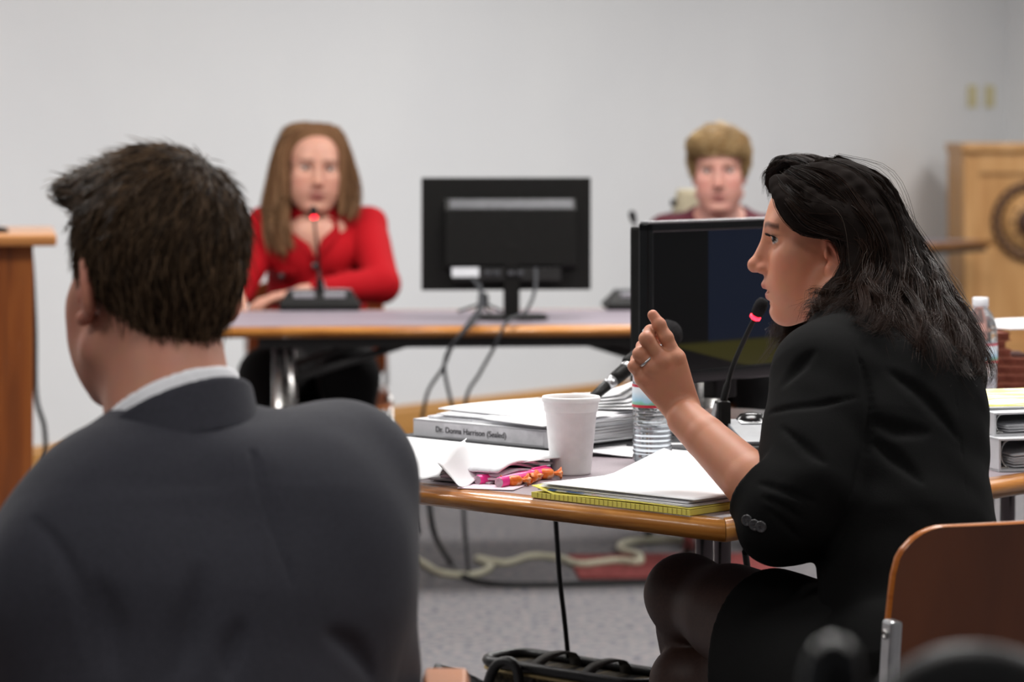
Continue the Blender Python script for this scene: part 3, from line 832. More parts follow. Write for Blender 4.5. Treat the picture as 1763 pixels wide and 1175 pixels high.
# ---- microphone consoles
def console(loc, rz, label, neck, lit_strip=True, light_label=True):
    """front (keys, light strip) at local -y; neck: local points of the gooseneck"""
    e = empty('microphone_console', loc, rz, label, 'microphone')
    W, D = 0.235, 0.2
    # wedge body with chamfered skirt
    def ring(sx, sy0, sy1, z0, z1):
        return [(-sx, sy0, z0), (sx, sy0, z0), (sx, sy1, z1), (-sx, sy1, z1)]
    V = ring(W / 2, -D / 2, D / 2, 0.001, 0.001) + ring(W / 2 + 0.002, -D / 2 - 0.002, D / 2 + 0.002, 0.012, 0.016) + ring(W / 2 - 0.022, -D / 2 + 0.008, D / 2 - 0.03, 0.034, 0.058)
    F = [(3, 2, 1, 0), (8, 9, 10, 11)]
    for r in range(2):
        for k in range(4):
            F.append((r * 4 + k, r * 4 + (k + 1) % 4, r * 4 + 4 + (k + 1) % 4, r * 4 + 4 + k))
    m = MB(); m.add(V, F, False); bd = m.build('body', M['black_plastic'], e)
    bv = bd.modifiers.new('bevel', 'BEVEL'); bv.width = 0.004; bv.segments = 2
    sl = math.atan2(0.024, D - 0.038)
    R = Matrix.Rotation(sl, 3, 'X')
    cz = 0.046; cy = -0.011
    def on(x, y, z):   # point on the sloping deck
        v = R @ Vector((x, y, z)); return (v.x, v.y + cy, v.z + cz)
    m = MB(); m.box(on(0, 0.004, 0.002), (W - 0.05, D - 0.055, 0.006), R, bevel=0.002); m.build('deck', M['grey_plastic'], e)
    m = MB(); m.box(on(-0.03, 0.05, 0.0055), (0.085, 0.022, 0.003), R, bevel=0.001); m.build('name_plate', M['alu'], e)
    m = MB(); m.box(on(-0.03, 0.05, 0.0072), (0.045, 0.006, 0.0008), R); m.build('plate_print', M['white_plastic'], e)
    m = MB(); m.box(on(0.03, -0.055, 0.006), (0.09, 0.02, 0.004), R, bevel=0.001); m.build('key', M['grey_plastic'], e)
    m = MB(); m.box(on(0.03, -0.055, 0.0085), (0.04, 0.005, 0.0008), R); m.build('key_print', M['white_plastic'], e)
    m = MB(); m.box((0.02, -D / 2 + 0.003, 0.026), (0.12, 0.006, 0.014), Matrix.Rotation(math.radians(-20), 3, 'X')); m.build('front_label', M['white_plastic'], e)
    m = MB(); m.box((0.005, -D / 2 - 0.0025, 0.0135), (0.17, 0.005, 0.006), bevel=0.001); m.build('light_strip', M['pink_led'] if lit_strip else M['dark_grey'], e)
    # socket with silver cheek
    bx_, by_, bz_ = neck[0]
    m = MB(); m.box((bx_, by_, bz_ + 0.018), (0.022, 0.03, 0.05), bevel=0.006); m.build('neck_socket', M['black_plastic'], e)
    m = MB(); m.box((bx_ - 0.014, by_ + 0.004, bz_ + 0.016), (0.005, 0.02, 0.046), Matrix.Rotation(math.radians(14), 3, 'Y'), bevel=0.002); m.build('silver_cheek', M['alu'], e)
    if light_label:
        m = MB(); m.lathe([(0.03, 0), (0.03, 0.012), (0.018, 0.026), (0.005, 0.028)], 20, (bx_ + 0.05, by_ + 0.012, bz_ - 0.006)); m.build('speaker_knob', M['black_gloss'], e)
    else:
        for sx in (-0.045, 0.045):
            m = MB(); m.box((sx, D / 2 - 0.0135, 0.0395), (0.062, 0.0015, 0.03), Matrix.Rotation(math.radians(-37), 3, 'X')); m.build('rear_label', M['white_plastic'], e)
    pp = smooth_path([Vector((bx_, by_, bz_ + 0.03))] + [Vector(p) for p in neck[1:]], 6)
    nn = len(pp)
    m = MB(); m.tube(pp, [0.0058 if i < nn * 0.35 else 0.004 for i in range(nn)], 10); m.build('gooseneck', M['black_plastic'], e)
    t = (pp[-1] - pp[-2]).normalized()
    q = t.to_track_quat('Z', 'Y').to_matrix()
    hd = pp[-1]
    m = MB(); m.lathe([(0.0055, 0.001), (0.0086, 0.003), (0.0088, 0.007), (0.006, 0.009)], 16, hd, q); m.build('light_ring', M['red_led'], e)
    m = MB(); m.lathe([(0.007, 0.008), (0.0098, 0.011), (0.0108, 0.022), (0.0105, 0.03), (0.0075, 0.037), (0.002, 0.039)], 16, hd, q); m.build('microphone_head', M['foam_black'], e)
    return e

def local_pts(e_loc, rz, pts):
    R = Matrix.Rotation(-rz, 3, 'Z')
    return [R @ (Vector(p) - Vector(e_loc)) for p in pts]
rzc = math.radians(9)
fd = Vector((math.sin(rzc), -math.cos(rzc), 0)); sd = Vector((math.cos(rzc), math.sin(rzc), 0))
mid_left = (P(1215, 716, 4.66) + P(1272, 793, 4.44)) / 2
loc = Vector((mid_left.x, mid_left.y, 0)) + sd * 0.11; loc.z = 0.7305
pts = local_pts(loc, rzc, [P(1244, 716, 4.6), P(1248, 680, 4.6), P(1262, 630, 4.6), P(1284, 580, 4.58), P(1298, 551, 4.57)])
pts[0].z = 0.05
console(loc, rzc, 'grey microphone console with lit red ring beside the raised hand', [tuple(p) for p in pts])
loc = T(552, 532, 0.7305); rz2 = math.pi + 0.03
pts = local_pts(loc, rz2, [P(551, 515, loc.y + 0.02), P(549, 470, loc.y), P(547, 430, loc.y - 0.02), P(543, 400, loc.y - 0.02), P(541, 377, loc.y - 0.02)])
pts[0] = Vector((0.0, 0.06, 0.05)); 
console(loc, rz2, 'microphone console with glowing red tip before the woman in red', [tuple(p) for p in pts], False, False)
loc = T(1108, 531, 0.7305); rz3 = math.pi + 0.05
pts = local_pts(loc, rz3, [P(1108, 515, loc.y), P(1109, 460, loc.y), P(1102, 420, loc.y), P(1094, 393, loc.y), P(1092, 385, loc.y)])
pts[0] = Vector((0.0, 0.06, 0.05))
e3 = console(loc, rz3, 'dark microphone console at the right end of the far table', [tuple(p) for p in pts], False, False)
for ch in e3.children:
    if ch.name.startswith('light_ring'):
        ch.data.materials.clear(); ch.data.materials.append(M['black_gloss'])

# ---- hand microphone with a foam ball on a small stand
ball = P(1149, 577, 4.85); tail = P(1056, 655, 4.78)
base = TL(0.72, 0.60, 0.7305)
e = empty('stand_microphone', base, 0, 'black microphone with a foam ball behind the raised hand', 'microphone')
ax = (ball - tail).normalized(); q = ax.to_track_quat('Z', 'Y').to_matrix()
m = MB(); m.lathe([(0.001, -0.026), (0.014, -0.022), (0.0225, -0.012), (0.0255, 0.0), (0.0225, 0.013), (0.013, 0.022), (0.001, 0.0255)], 28, ball - base, q, False, False); m.build('foam_ball', M['foam_black'], e)
tl = tail - base
m = MB(); m.lathe([(0.0105, 0.0), (0.012, 0.01), (0.0125, 0.06), (0.0145, 0.1), (0.015, (ball - tail).length - 0.015)], 20, tl, q); hb = m.build('handle', M['black_plastic'], e)
m = MB(); m.lathe([(0.0128, 0.030), (0.0132, 0.031), (0.0132, 0.043), (0.0128, 0.044)], 20, tl, q, False, False); m.build('silver_band', M['alu'], hb)
m = MB(); m.lathe([(0.0085, -0.016), (0.0102, -0.013), (0.0105, 0.0)], 16, tl, q); m.build('plug_collar', M['alu'], e)
m = MB(); m.lathe([(0.005, -0.06), (0.008, -0.05), (0.0092, -0.016)], 16, tl, q); m.build('plug', M['black_plastic'], e)
pe = tl - ax * 0.058
m = MB(); m.tube(smooth_path([pe, pe - ax * 0.03 + Vector((0, 0, -0.004)), pe - ax * 0.05 + Vector((0, 0.03, -0.035)), Vector((pe.x - 0.02, 0.08, 0.02)), Vector((pe.x + 0.03, 0.13, 0.004))], 6), 0.0035, 8); m.build('lead', M['cord_black'], e)
mid = (ball - base) * 0.42 + tl * 0.58
m = MB(); m.tube([(0, 0, 0.01), mid - Vector((0, 0, 0.012))], 0.006, 10); m.build('stand_rod', M['black_metal'], e)
m = MB(); m.lathe([(0.0155, -0.018), (0.0175, -0.016), (0.0175, 0.016), (0.0155, 0.018)], 18, mid, q, False, False); m.build('clip', M['black_plastic'], e)
m = MB(); m.lathe([(0.06, 0.0005), (0.06, 0.008), (0.05, 0.014), (0.008, 0.018)], 28); m.build('stand_base', M['black_metal'], e)

# ---- foam cup
c = T(983, 816)
e = empty('foam_cup', (c.x, c.y, 0.7302), 0, 'white foam coffee cup with a thick rim beside the papers', 'cup')
H = 0.118
prof = [(0.029, 0.0), (0.0302, 0.001), (0.0305, 0.004), (0.0392, H * 0.795), (0.0404, H * 0.80), (0.0410, H * 0.815), (0.0420, H * 0.915), (0.0436, H * 0.925), (0.0446, H * 0.945), (0.0446, H * 0.98), (0.0436, H * 0.997), (0.0420, H), (0.0402, H * 0.99), (0.0388, H * 0.93), (0.0375, H * 0.8), (0.028, 0.006), (0.0, 0.005)]
m = MB(); m.lathe(prof, 56, (0, 0, 0), None, True, False); m.build('cup_body', M['foam'], e)
m = MB(); m.lathe([(0.0385, H * 0.88), (0.001, H * 0.88)], 40, (0, 0, 0), None, False, True); m.build('coffee', M['coffee'], e)

# ---- water bottle
gm, nt, b_ = base_mat('clear_bottle_plastic', (245, 248, 250), 0.06, 0, 0.5)
b_.inputs['Transmission Weight'].default_value = 0.93; b_.inputs['IOR'].default_value = 1.25
M['bottle'] = gm
wm, nt, b_ = base_mat('water', (235, 240, 245), 0.02, 0, 0.5)
b_.inputs['Transmission Weight'].default_value = 0.95; b_.inputs['IOR'].default_value = 1.2
M['water'] = wm
# printed label: white and blue with green hills between two red bands
lm, nt, b_ = base_mat('bottle_label', (236, 242, 246), 0.4)
N = nt.nodes; L = nt.links
tc = N.new('ShaderNodeTexCoord'); sp = N.new('ShaderNodeSeparateXYZ'); L.new(tc.outputs['Object'], sp.inputs[0])
nz = N.new('ShaderNodeTexNoise'); nz.inputs['Scale'].default_value = 60; L.new(tc.outputs['Object'], nz.inputs['Vector'])
ad = N.new('ShaderNodeMath'); ad.operation = 'MULTIPLY_ADD'; ad.inputs[1].default_value = -0.010; L.new(nz.outputs['Fac'], ad.inputs[0]); L.new(sp.outputs['Z'], ad.inputs[2])
mr = N.new('ShaderNodeMapRange'); mr.inputs[1].default_value = 0.0; mr.inputs[2].default_value = 0.036; L.new(ad.outputs[0], mr.inputs[0])
rp = N.new('ShaderNodeValToRGB'); L.new(mr.outputs[0], rp.inputs[0])
el = rp.color_ramp.elements
el[0].position = 0.0; el[0].color = (*lin((120, 186, 150)), 1); el[1].position = 1.0; el[1].color = (*lin((226, 238, 246)), 1)
for pos, cc in ((0.06, (130, 196, 170)), (0.14, (160, 206, 228)), (0.3, (196, 222, 238)), (0.6, (232, 240, 246))):
    q_ = el.new(pos); q_.color = (*lin(cc), 1)
L.new(rp.outputs[0], b_.inputs['Base Color'])
M['label'] = lm
M['red_band'] = plain('red_band', (196, 40, 62), 0.4, 0, 0.4, 8, 40)

def water_bottle(loc, label, rz=0.0, with_letter=True):
    e = empty('water_bottle', loc, rz, label, 'bottle')
    prof = [(0.0, 0.004), (0.018, 0.002), (0.026, 0.0), (0.0305, 0.005)]
    z = 0.010
    while z < 0.083:                                    # ribbed grip
        prof += [(0.0308, z), (0.0312, z + 0.002), (0.0294, z + 0.0046), (0.0294, z + 0.0056)]
        z += 0.0076
    prof += [(0.031, 0.086), (0.0312, 0.09), (0.0312, 0.142), (0.0305, 0.146), (0.0312, 0.150), (0.029, 0.162), (0.022, 0.178), (0.014, 0.189), (0.0125, 0.194), (0.0125, 0.204), (0.0, 0.204)]
    m = MB(); m.lathe(prof, 40, (0, 0, 0), None, False, False); m.build('bottle_body', M['bottle'], e)
    wp = [(r - 0.0012 if r > 0.002 else 0.0, zz + 0.0012) for r, zz in prof if zz < 0.06] + [(0.0285, 0.062), (0.0, 0.062)]
    m = MB(); m.lathe(wp, 40, (0, 0, 0), None, False, False); m.build('water', M['water'], e)
    m = MB(); m.lathe([(0.0316, 0.0), (0.0317, 0.002), (0.0317, 0.034), (0.0316, 0.036)], 48, (0, 0, 0), None, False, False); lb = m.build('label', M['label'], e); lb.location = (0, 0, 0.088)
    for zz in (0.0, 0.0318):
        m = MB(); m.lathe([(0.0318, zz), (0.0320, zz + 0.0005), (0.0320, zz + 0.0038), (0.0318, zz + 0.0042)], 48, (0, 0, 0), None, False, False); m.build('label_band', M['red_band'], lb)
    if with_letter:
        me = text_mesh('C', 0.014)
        lt = link('lettering', me, M['blue_print'], lb); lt.location = (0.012, -0.0322, 0.014); lt.rotation_euler = (math.pi / 2, 0, 0.35)
    m = MB(); m.lathe([(0.0148, 0.192), (0.0152, 0.193), (0.0152, 0.207), (0.014, 0.209), (0.0, 0.209)], 24, (0, 0, 0), None, True, False); m.build('cap', M['white_plastic'], e)
    return e
c = T(1123, 797)
water_bottle((c.x, c.y, 0.7303), 'ribbed clear water bottle with red-banded label behind the raised hand')
c = P(1688, 640, 5.45)
water_bottle((c.x, c.y, 0.7303), 'clear water bottle behind the long hair of the woman in black', 0.5, False)

# ---- paper builders
def sheet_thing(name, label, loc, rz, w, h, mat, bend=0.002, seed=0, thick=0.0012, cat='paper', lift=None):
    e_rng = random.Random(seed)
    ph = [e_rng.uniform(0, 6) for _ in range(4)]
    def fn(u, v):
        x = (u - 0.5) * w; y = (v - 0.5) * h
        z = thick + bend * (0.5 + 0.5 * math.sin(3.1 * u + ph[0]) * math.sin(2.6 * v + ph[1]))
        if lift: z += lift(u, v)
        return (x, y, z)
    m = MB(); m.sheet(fn, 16, 16, thick)
    o = m.build(name, mat)
    o.location = loc; o.rotation_euler = (0, 0, rz)
    return tag(o, label, cat)

# ---- left paper stack, near the table front
def pile(name, label, loc, rz, w, h, n, gap, mat, seed, jx=0.01, rot=0.06, bend=0.003, cat='papers', lift_top=None, drop=None):
    """a pile of loose sheets: one thing, each visible sheet a part"""
    e = empty(name, loc, rz, label, cat)
    rg = random.Random(seed)
    for i in range(n):
        ox, oy, a = rg.uniform(-jx, jx), rg.uniform(-jx, jx), rg.uniform(-rot, rot)
        ph = rg.uniform(0, 6)
        R = Matrix.Rotation(a, 3, 'Z')
        top = i == n - 1
        def fn(u, v):
            p = R @ Vector(((u - 0.5) * w, (v - 0.5) * h, 0))
            z = gap * (i + 1) + bend * (0.5 + 0.5 * math.sin(2.3 * u + ph)) * (i / max(1, n - 1))
            if top and lift_top: z += lift_top(u, v)
            if drop: z += drop(u, v) * (i + 1) / n
            return (p.x + ox, p.y + oy, z)
        m = MB(); m.sheet(fn, 12, 12, gap * 0.75)
        m.build('sheet', mat[i % len(mat)], e)
    return e
pw = [M['paper'], M['paper_grey'], M['paper']]
pile('paper_pile', 'pile of loose white pages in front of the charcoal folder', TL(0.185, 0.78, 0.7305), TA + 0.06, 0.24, 0.33, 6, 0.003, pw, 3, 0.014, 0.05)
# crumpled, folded sheet hanging over the edge
c = T(712, 812, 0.75)
m = MB()
def crump(u, v):
    # u across (left to right in the photo), v from far to near
    x = (u - 0.5) * 0.1
    y = 0.08 - 0.10 * v
    z = 0.042 - 0.006 * v + 0.018 * max(0, u - 0.8) * 5 * (1 - v) - 0.024 * max(0, v - 0.55) / 0.45 + 0.003 * math.sin(9 * u + 5 * v)
    return (x, y, z)
m.sheet(crump, 14, 14, 0.0012)
def crump2(u, v):
    x = 0.05 + 0.035 * u
    y = 0.07 - 0.095 * v + 0.01 * math.sin(3 * u)
    z = 0.055 * (1 - u) ** 1.6 * (1 - 0.4 * v) + 0.004 + 0.004 * math.sin(6 * v)
    return (x, y, z)
m.sheet(crump2, 10, 10, 0.0012)
o = m.build('folded_paper', M['paper']); o.location = (c.x, c.y, 0.731); o.rotation_euler = (0, 0, TA - math.pi / 2 + 0.35)
tag(o, 'crumpled folded white sheet at the table edge beside the man', 'paper')
# wavy stack of pinkish pages leaning right
pile('paper_pile', 'curled pinkish pages beside the pink highlighters', TL(0.15, 0.565, 0.7305), TA + 0.25, 0.17, 0.105, 5, 0.0042, [M['paper_grey'], M['paper_pink']], 8, 0.008, 0.08, 0.006,
     drop=lambda u, v: 0.008 * math.sin(5 * u))
sheet_thing('long_page', 'long white page lying across the loose pages and curled pink pages', TL(0.215, 0.70, 0.7535), TA + 0.05, 0.16, 0.38, M['paper'], 0.004, 5)
# ---- charcoal felt folder and white binder
e = empty('felt_folder', TL(0.555, 0.865, 0.7305), TA + 0.02, 'charcoal grey felt document folder under the white binder', 'folder')
m = MB(); m.prism(rounded_rect(0.38, 0.34, 0.03), 0.0, 0.0085, bevel=0.003); m.build('cover', M['felt'], e)
m = MB(); m.sheet(lambda u, v: (-0.185 + 0.37 * u, -0.165 + 0.33 * v, 0.0125 + 0.001 * math.sin(3 * u) * v + 0.004 * max(0, 0.25 - v) * u), 14, 14, 0.0035); m.build('flap', M['felt'], e)
e = empty('ring_binder', TL(0.525, 0.845, 0.7445), TA + 0.02, 'white ring binder with a printed spine lying on the charcoal folder', 'binder')
bw, bl, bt = 0.25, 0.30, 0.028
# local x = away from the front edge, y = along the front edge; spine at -x
m = MB(); m.box((0, 0, 0.0013), (bw, bl, 0.0026)); m.build('cover', M['binder_white'], e)
m = MB(); m.box((0, 0, bt - 0.0013), (bw, bl, 0.0026)); m.build('cover', M['binder_white'], e)
m = MB(); m.box((-bw / 2 + 0.0015, 0, bt / 2), (0.003, bl, bt), bevel=0.001); sp_ = m.build('spine', M['binder_white'], e)
m = MB(); m.box((-bw / 2 - 0.0006, 0.06 - 0.09, bt / 2), (0.0008, 0.22, bt * 0.8)); m.build('spine_insert', M['paper_grey'], sp_)
me = text_mesh('Dr. Donna Harrison (Sealed)', 0.0135)
lt = link('lettering', me, M['ink'], sp_)
lt.location = (-bw / 2 - 0.0014, 0.098, 0.0095); lt.rotation_euler = (math.pi / 2, 0, -math.pi / 2)
for k in range(5):
    m = MB(); m.sheet(lambda u, v: (-bw / 2 + 0.012 + (bw - 0.02) * u, -bl / 2 + 0.006 + (bl - 0.012) * v, 0.006 + k * 0.0042 + 0.001 * math.sin(4 * u + k)), 8, 8, 0.0032); m.build('page_block', M['paper'], e)
pile('paper_pile', 'white pages on top of the binder with the printed spine', TL(0.545, 0.83, 0.773), TA + 0.0, 0.235, 0.285, 6, 0.0028, pw, 21, 0.014, 0.05, 0.004,
     drop=lambda u, v: -0.006 * (1 - u) ** 3)
sheet_thing('loose_page', 'loose page curling down over the binder spine beside the cup', TL(0.475, 0.76, 0.7905), TA - 0.2, 0.15, 0.18, M['paper'], 0.003, 9, 0.001, 'paper', lambda u, v: -0.012 * (1 - u) ** 2)
# fanned pages behind the cup
e = empty('fanned_pages', TL(0.62, 0.745, 0.7905), TA + 0.2, 'fan of curled white pages sticking up behind the cup', 'papers')
for k in range(5):
    def fn(u, v, k=k):
        a = 0.05 + 0.16 * k
        x = 0.12 * (u - 0.5) + 0.01 * k
        y = 0.08 - 0.16 * v
        z = 0.002 + 0.002 * k + (0.016 + 0.008 * k) * v * v * (0.3 + u * 0.7)
        return (x, y + 0.014 * k, z)
    m = MB(); m.sheet(fn, 8, 10, 0.0012); m.build('sheet', M['paper'], e)
sheet_thing('loose_page', 'white page lying between the felt folder and the water bottle', TL(0.56, 0.595, 0.7305), TA + 0.3, 0.16, 0.2, M['paper'], 0.01, 13)
sheet_thing('grey_envelope', 'grey plastic sleeve between the cup and the water bottle', TL(0.66, 0.60, 0.7335), TA + 0.1, 0.17, 0.16, M['felt'], 0.008, 17, 0.003, 'sleeve')

# ---- highlighters, sweets, small card
def highlighter(a, b, label, r=0.008):
    a = Vector(a); b = Vector(b)
    d = b - a; L_ = d.length
    e = empty('highlighter', (a.x, a.y, 0.7305), math.atan2(d.y, d.x), label, 'pen')
    R = Matrix.Rotation(math.pi / 2, 3, 'Y')
    m = MB(); m.lathe([(r * 0.86, 0.0), (r, 0.002), (r, L_ * 0.62), (r * 0.9, L_ * 0.63)], 24, (0, 0, r), R, False, True); m.build('barrel', M['pink'], e)
    m = MB(); m.lathe([(r * 0.9, L_ * 0.62), (r * 1.08, L_ * 0.63), (r * 1.05, L_ * 0.96), (r * 0.9, L_)], 24, (0, 0, r), R, False, True); m.build('cap', M['pink'], e)
    m = MB(); m.lathe([(0.0, 0.006), (r * 0.6, 0.005), (r * 0.87, 0.0005), (r * 0.9, 0.0)], 24, (0, 0, r), R, False, False); m.build('end_plug', M['paper_pink'], e)
    m = MB(); m.box((L_ * 0.8, 0, 2 * r + 0.0014), (L_ * 0.28, 0.004, 0.0024), bevel=0.0008); m.build('clip', M['pink'], e)
    return e
highlighter(T(859, 831, 0.739), T(945, 812, 0.739), 'pink highlighter with open end facing the camera')
highlighter(T(822, 826, 0.739) , T(868, 820, 0.739) + Vector((0.03, 0.03, 0)), 'pink highlighter lying behind the other one, farther left', 0.0075)
def sweet(px, py, rz, label, s=1.0):
    c = T(px, py, 0.738)
    e = empty('wrapped_sweet', (c.x, c.y, 0.7305), rz, label, 'candy')
    m = MB()
    m.lathe([(0.001, -0.011 * s), (0.005 * s, -0.0105 * s), (0.0076 * s, -0.007 * s), (0.008 * s, 0.0), (0.0075 * s, 0.007 * s), (0.005 * s, 0.0105 * s), (0.001, 0.011 * s)], 14, (0, 0, 0.0082 * s), Matrix.Rotation(math.pi / 2, 3, 'Y'), False, False)
    m.build('sweet_body', M['orange'], e)
    for sgn in (-1, 1):
        m = MB()
        def fn(u, v):
            a = v * 2 * math.pi
            r = (0.0022 + 0.008 * u * u) * s
            return (sgn * (0.0105 + 0.012 * u) * s, r * math.cos(a) * (1 + 0.25 * math.sin(5 * a)), 0.0085 * s + r * math.sin(a) * (0.75 + 0.2 * math.cos(4 * a)))
        m.sheet(fn, 4, 20, 0.0004); m.build('wrapper_twist', M['orange'], e)
    return e
sweet(886, 829, 0.5, 'orange wrapped sweet touching the highlighter end')
sweet(917, 823, 1.3, 'orange wrapped sweet between two others before the cup', 0.95)
sweet(941, 817, 0.2, 'orange wrapped sweet nearest the foam cup')
sheet_thing('small_card', 'small pinkish card lying at the table edge below the highlighters', T(845, 840, 0.7305), TA + 0.45, 0.055, 0.085, M['paper_pink'], 0.001, 2, 0.0008, 'card')

# ---- yellow legal pad with sheets on it
M['pad_line'] = plain('pad_line', (176, 160, 84), 0.8, 0, 0.2, 6, 40)
e = empty('legal_pad', TL(0.115, 0.215, 0.7305), TA, 'yellow legal pad at the table edge under white pages', 'notepad')
m = MB(); m.box((0, 0, 0.004), (0.215, 0.292, 0.008), bevel=0.0008); m.build('page_block', M['paper_yellow'], e)
m = MB(); m.sheet(lambda u, v: (-0.107 + 0.214 * u, -0.146 + 0.292 * v, 0.0095 + 0.009 * max(0, v - 0.86) / 0.14 * (1 - u * 0.3) + 0.001 * math.sin(5 * v)), 10, 14, 0.0008); m.build('top_page', M['paper_yellow'], e)
m = MB()
for k in range(34):
    m.box((-0.1078, -0.14 + 0.0083 * k, 0.0045), (0.0006, 0.0007, 0.007))
m.build('ruled_lines', M['pad_line'], e)
pile('paper_pile', 'white printed pages with coloured edges lying on the yellow pad', TL(0.155, 0.215, 0.741), TA - 0.02, 0.27, 0.28, 5, 0.0016, [M['paper_grey'], M['paper'], M['paper']], 31, 0.006, 0.03, 0.002,
     lift_top=lambda u, v: 0.001 + 0.03 * max(0, u - 0.55) * max(0, v - 0.45) * 4)
e = empty('printed_flyer', TL(0.075, 0.23, 0.7412), TA + 0.03, 'flyer with blue and red print peeking out above the yellow pad', 'paper')
m = MB(); m.sheet(lambda u, v: (-0.055 + 0.11 * u, -0.13 + 0.26 * v, 0.001), 4, 8, 0.0006); m.build('sheet', M['paper_grey'], e)
for (v0, v1, mt) in ((0.02, 0.2, 'blue_print'), (0.28, 0.42, 'red_print'), (0.46, 0.6, 'red_print'), (0.66, 0.78, 'blue_print'), (0.86, 0.98, 'blue_print')):
    m = MB(); m.box((-0.048, -0.13 + 0.26 * (v0 + v1) / 2, 0.0014), (0.02, 0.26 * (v1 - v0), 0.0006)); m.build('print_block', M[mt], e)
sheet_thing('loose_page', 'white page behind the forearm, half under the console', TL(0.455, 0.36, 0.7305), TA + 0.1, 0.16, 0.24, M['paper'], 0.004, 41)
sheet_thing('yellow_note', 'pale yellow sheet between bottle and microphone console', TL(0.60, 0.42, 0.7305), TA + 0.2, 0.1, 0.12, M['paper_yellow'], 0.002, 42)

# ---- right hand table: folders, papers, binders
def on_b(px, py, z): return T(px, py, z)
c = T(1733, 690, 0.7305)
ra = TA + 0.9
for k in range(8):
    big = k < 5
    z = 0.7305 + 0.0165 * k
    e = empty('accordion_folder', (c.x + (0 if big else -0.03) + 0.004 * ((k * 7) % 3 - 1) + 0.13 * 0, c.y + 0.10, z), 0.02 + 0.02 * ((k * 5) % 3 - 1),
              'brown card folder in the stack on the right table, number %s from the bottom' % ('one', 'two', 'three', 'four', 'five', 'six', 'seven', 'eight')[k], 'folder', 'brown folders stacked on the right table')
    w = 0.125 if big else 0.07
    m = MB(); m.box((0, 0, 0.0008), (w, 0.2, 0.0016)); m.build('cover', M['redweld'], e)
    m = MB(); m.box((0, 0.002, 0.0075), (w - 0.004, 0.19, 0.0112)); m.build('gusset', M['redweld'], e)
    m = MB(); m.box((0, 0, 0.0146), (w, 0.2, 0.0016)); m.build('cover', M['redweld'], e)
sheet_thing('loose_page', 'white sheets lying on the brown folders at the right edge', (c.x + 0.06, c.y + 0.12, 0.7305 + 0.0165 * 8), 0.2, 0.16, 0.24, M['paper'], 0.012, 44, 0.004)
# two white binders lying with their open ends towards us
def open_binder(loc, rz, h, label):
    e = empty('ring_binder', loc, rz, label, 'binder')
    w, d = 0.26, 0.29
    # spine at local -x, open end faces local -y
    m = MB(); m.box((0, 0, 0.0014), (w, d, 0.0028)); m.build('cover', M['binder_white'], e)
    m = MB(); m.box((0, 0, h - 0.0014), (w, d, 0.0028)); m.build('cover', M['binder_white'], e)
    m = MB(); m.box((-w / 2 + 0.0016, 0, h / 2), (0.0032, d, h), bevel=0.001); m.build('spine', M['binder_white'], e)
    n = int(h / 0.007)
    for k in range(n):
        m = MB(); m.sheet(lambda u, v: (-w / 2 + 0.03 + (w - 0.035) * u, -d / 2 + 0.012 + (d - 0.02) * v, 0.006 + (h - 0.014) * (k + 0.3) / n * (0.55 + 0.45 * u) + 0.002 * math.sin(3 * u + k)), 8, 4, 0.0022); m.build('page_block', M['paper_grey'], e)
    for y0 in (-d / 2 + 0.02, 0.0, d / 2 - 0.02):
        m = MB(); m.tube([(-w / 2 + 0.012 + 0.012 * (1 - math.cos(a)), y0, h / 2 + 0.4 * h * math.sin(a)) for a in [(-math.pi / 2 + math.pi * q / 10) for q in range(11)]], 0.0016, 6); m.build('ring', M['chrome'], e)
    m = MB(); m.box((-w / 2 + 0.012, -0.0, 0.004), (0.02, d * 0.9, 0.003)); m.build('ring_bar', M['chrome'], e)
    return e
M['paper_pale'] = noise_mat('highlighted_page', [(0.42, (240, 240, 236)), (0.5, (242, 236, 130))], (9, 30, 9), 1, 2, 0.8, 0, 0.2)
c = T(1720, 813, 0.7305)
rb = 0.25
off = Matrix.Rotation(rb, 3, 'Z') @ Vector((0.13, 0.145, 0))
open_binder((c.x + off.x, c.y + off.y, 0.7305), rb, 0.05, 'thick white ring binder lying at the right table edge')
c2 = P(1714, 757, 4.53)
open_binder((c.x + off.x - 0.01, c.y + off.y + 0.04, 0.7805 + 0.0002), rb + 0.05, 0.036, 'thinner white ring binder lying on top of the thick one')
pile('paper_pile', 'pages with yellow highlighting on the white ring binders', (c.x + off.x - 0.02, c.y + off.y + 0.07, 0.8168), rb, 0.25, 0.28, 3, 0.002, [M['paper'], M['paper'], M['paper_pale']], 51, 0.012, 0.05, 0.003)

# ---- bag under the table
bl_ = P(862, 1124, 4.95); br_ = P(1134, 1167, 4.72)
dv = Vector((br_.x - bl_.x, br_.y - bl_.y, 0)); bL = dv.length
mid = (bl_ + br_) / 2
M['plaid'] = noise_mat('checked_fabric', [(0.35, (38, 34, 30)), (0.5, (66, 58, 46)), (0.62, (112, 98, 74))], (90, 4, 90), 1, 2, 0.85, 0, 0.2)
e = empty('tote_bag', (mid.x, mid.y, 0), math.atan2(dv.y, dv.x), 'checked laptop bag with black trim and straps under the table', 'bag')
bh = mid.z
m = MB(); m.prism(rounded_rect(bL, 0.10, 0.035), 0.002, bh - 0.012, bevel=0.006); m.build('body', M['plaid'], e)
rim = [(x, y, bh - 0.006) for x, y in rounded_rect(bL + 0.006, 0.106, 0.036, 6)]
m = MB(); m.tube(rim, 0.009, 8, closed=True); m.build('top_trim', M['leather'], e)
m = MB(); m.tube([(x * 1.012, y * 1.03, bh - 0.018) for x, y in rounded_rect(bL + 0.006, 0.106, 0.036, 6)], 0.0035, 6, closed=True); m.build('piping', M['piping'], e)
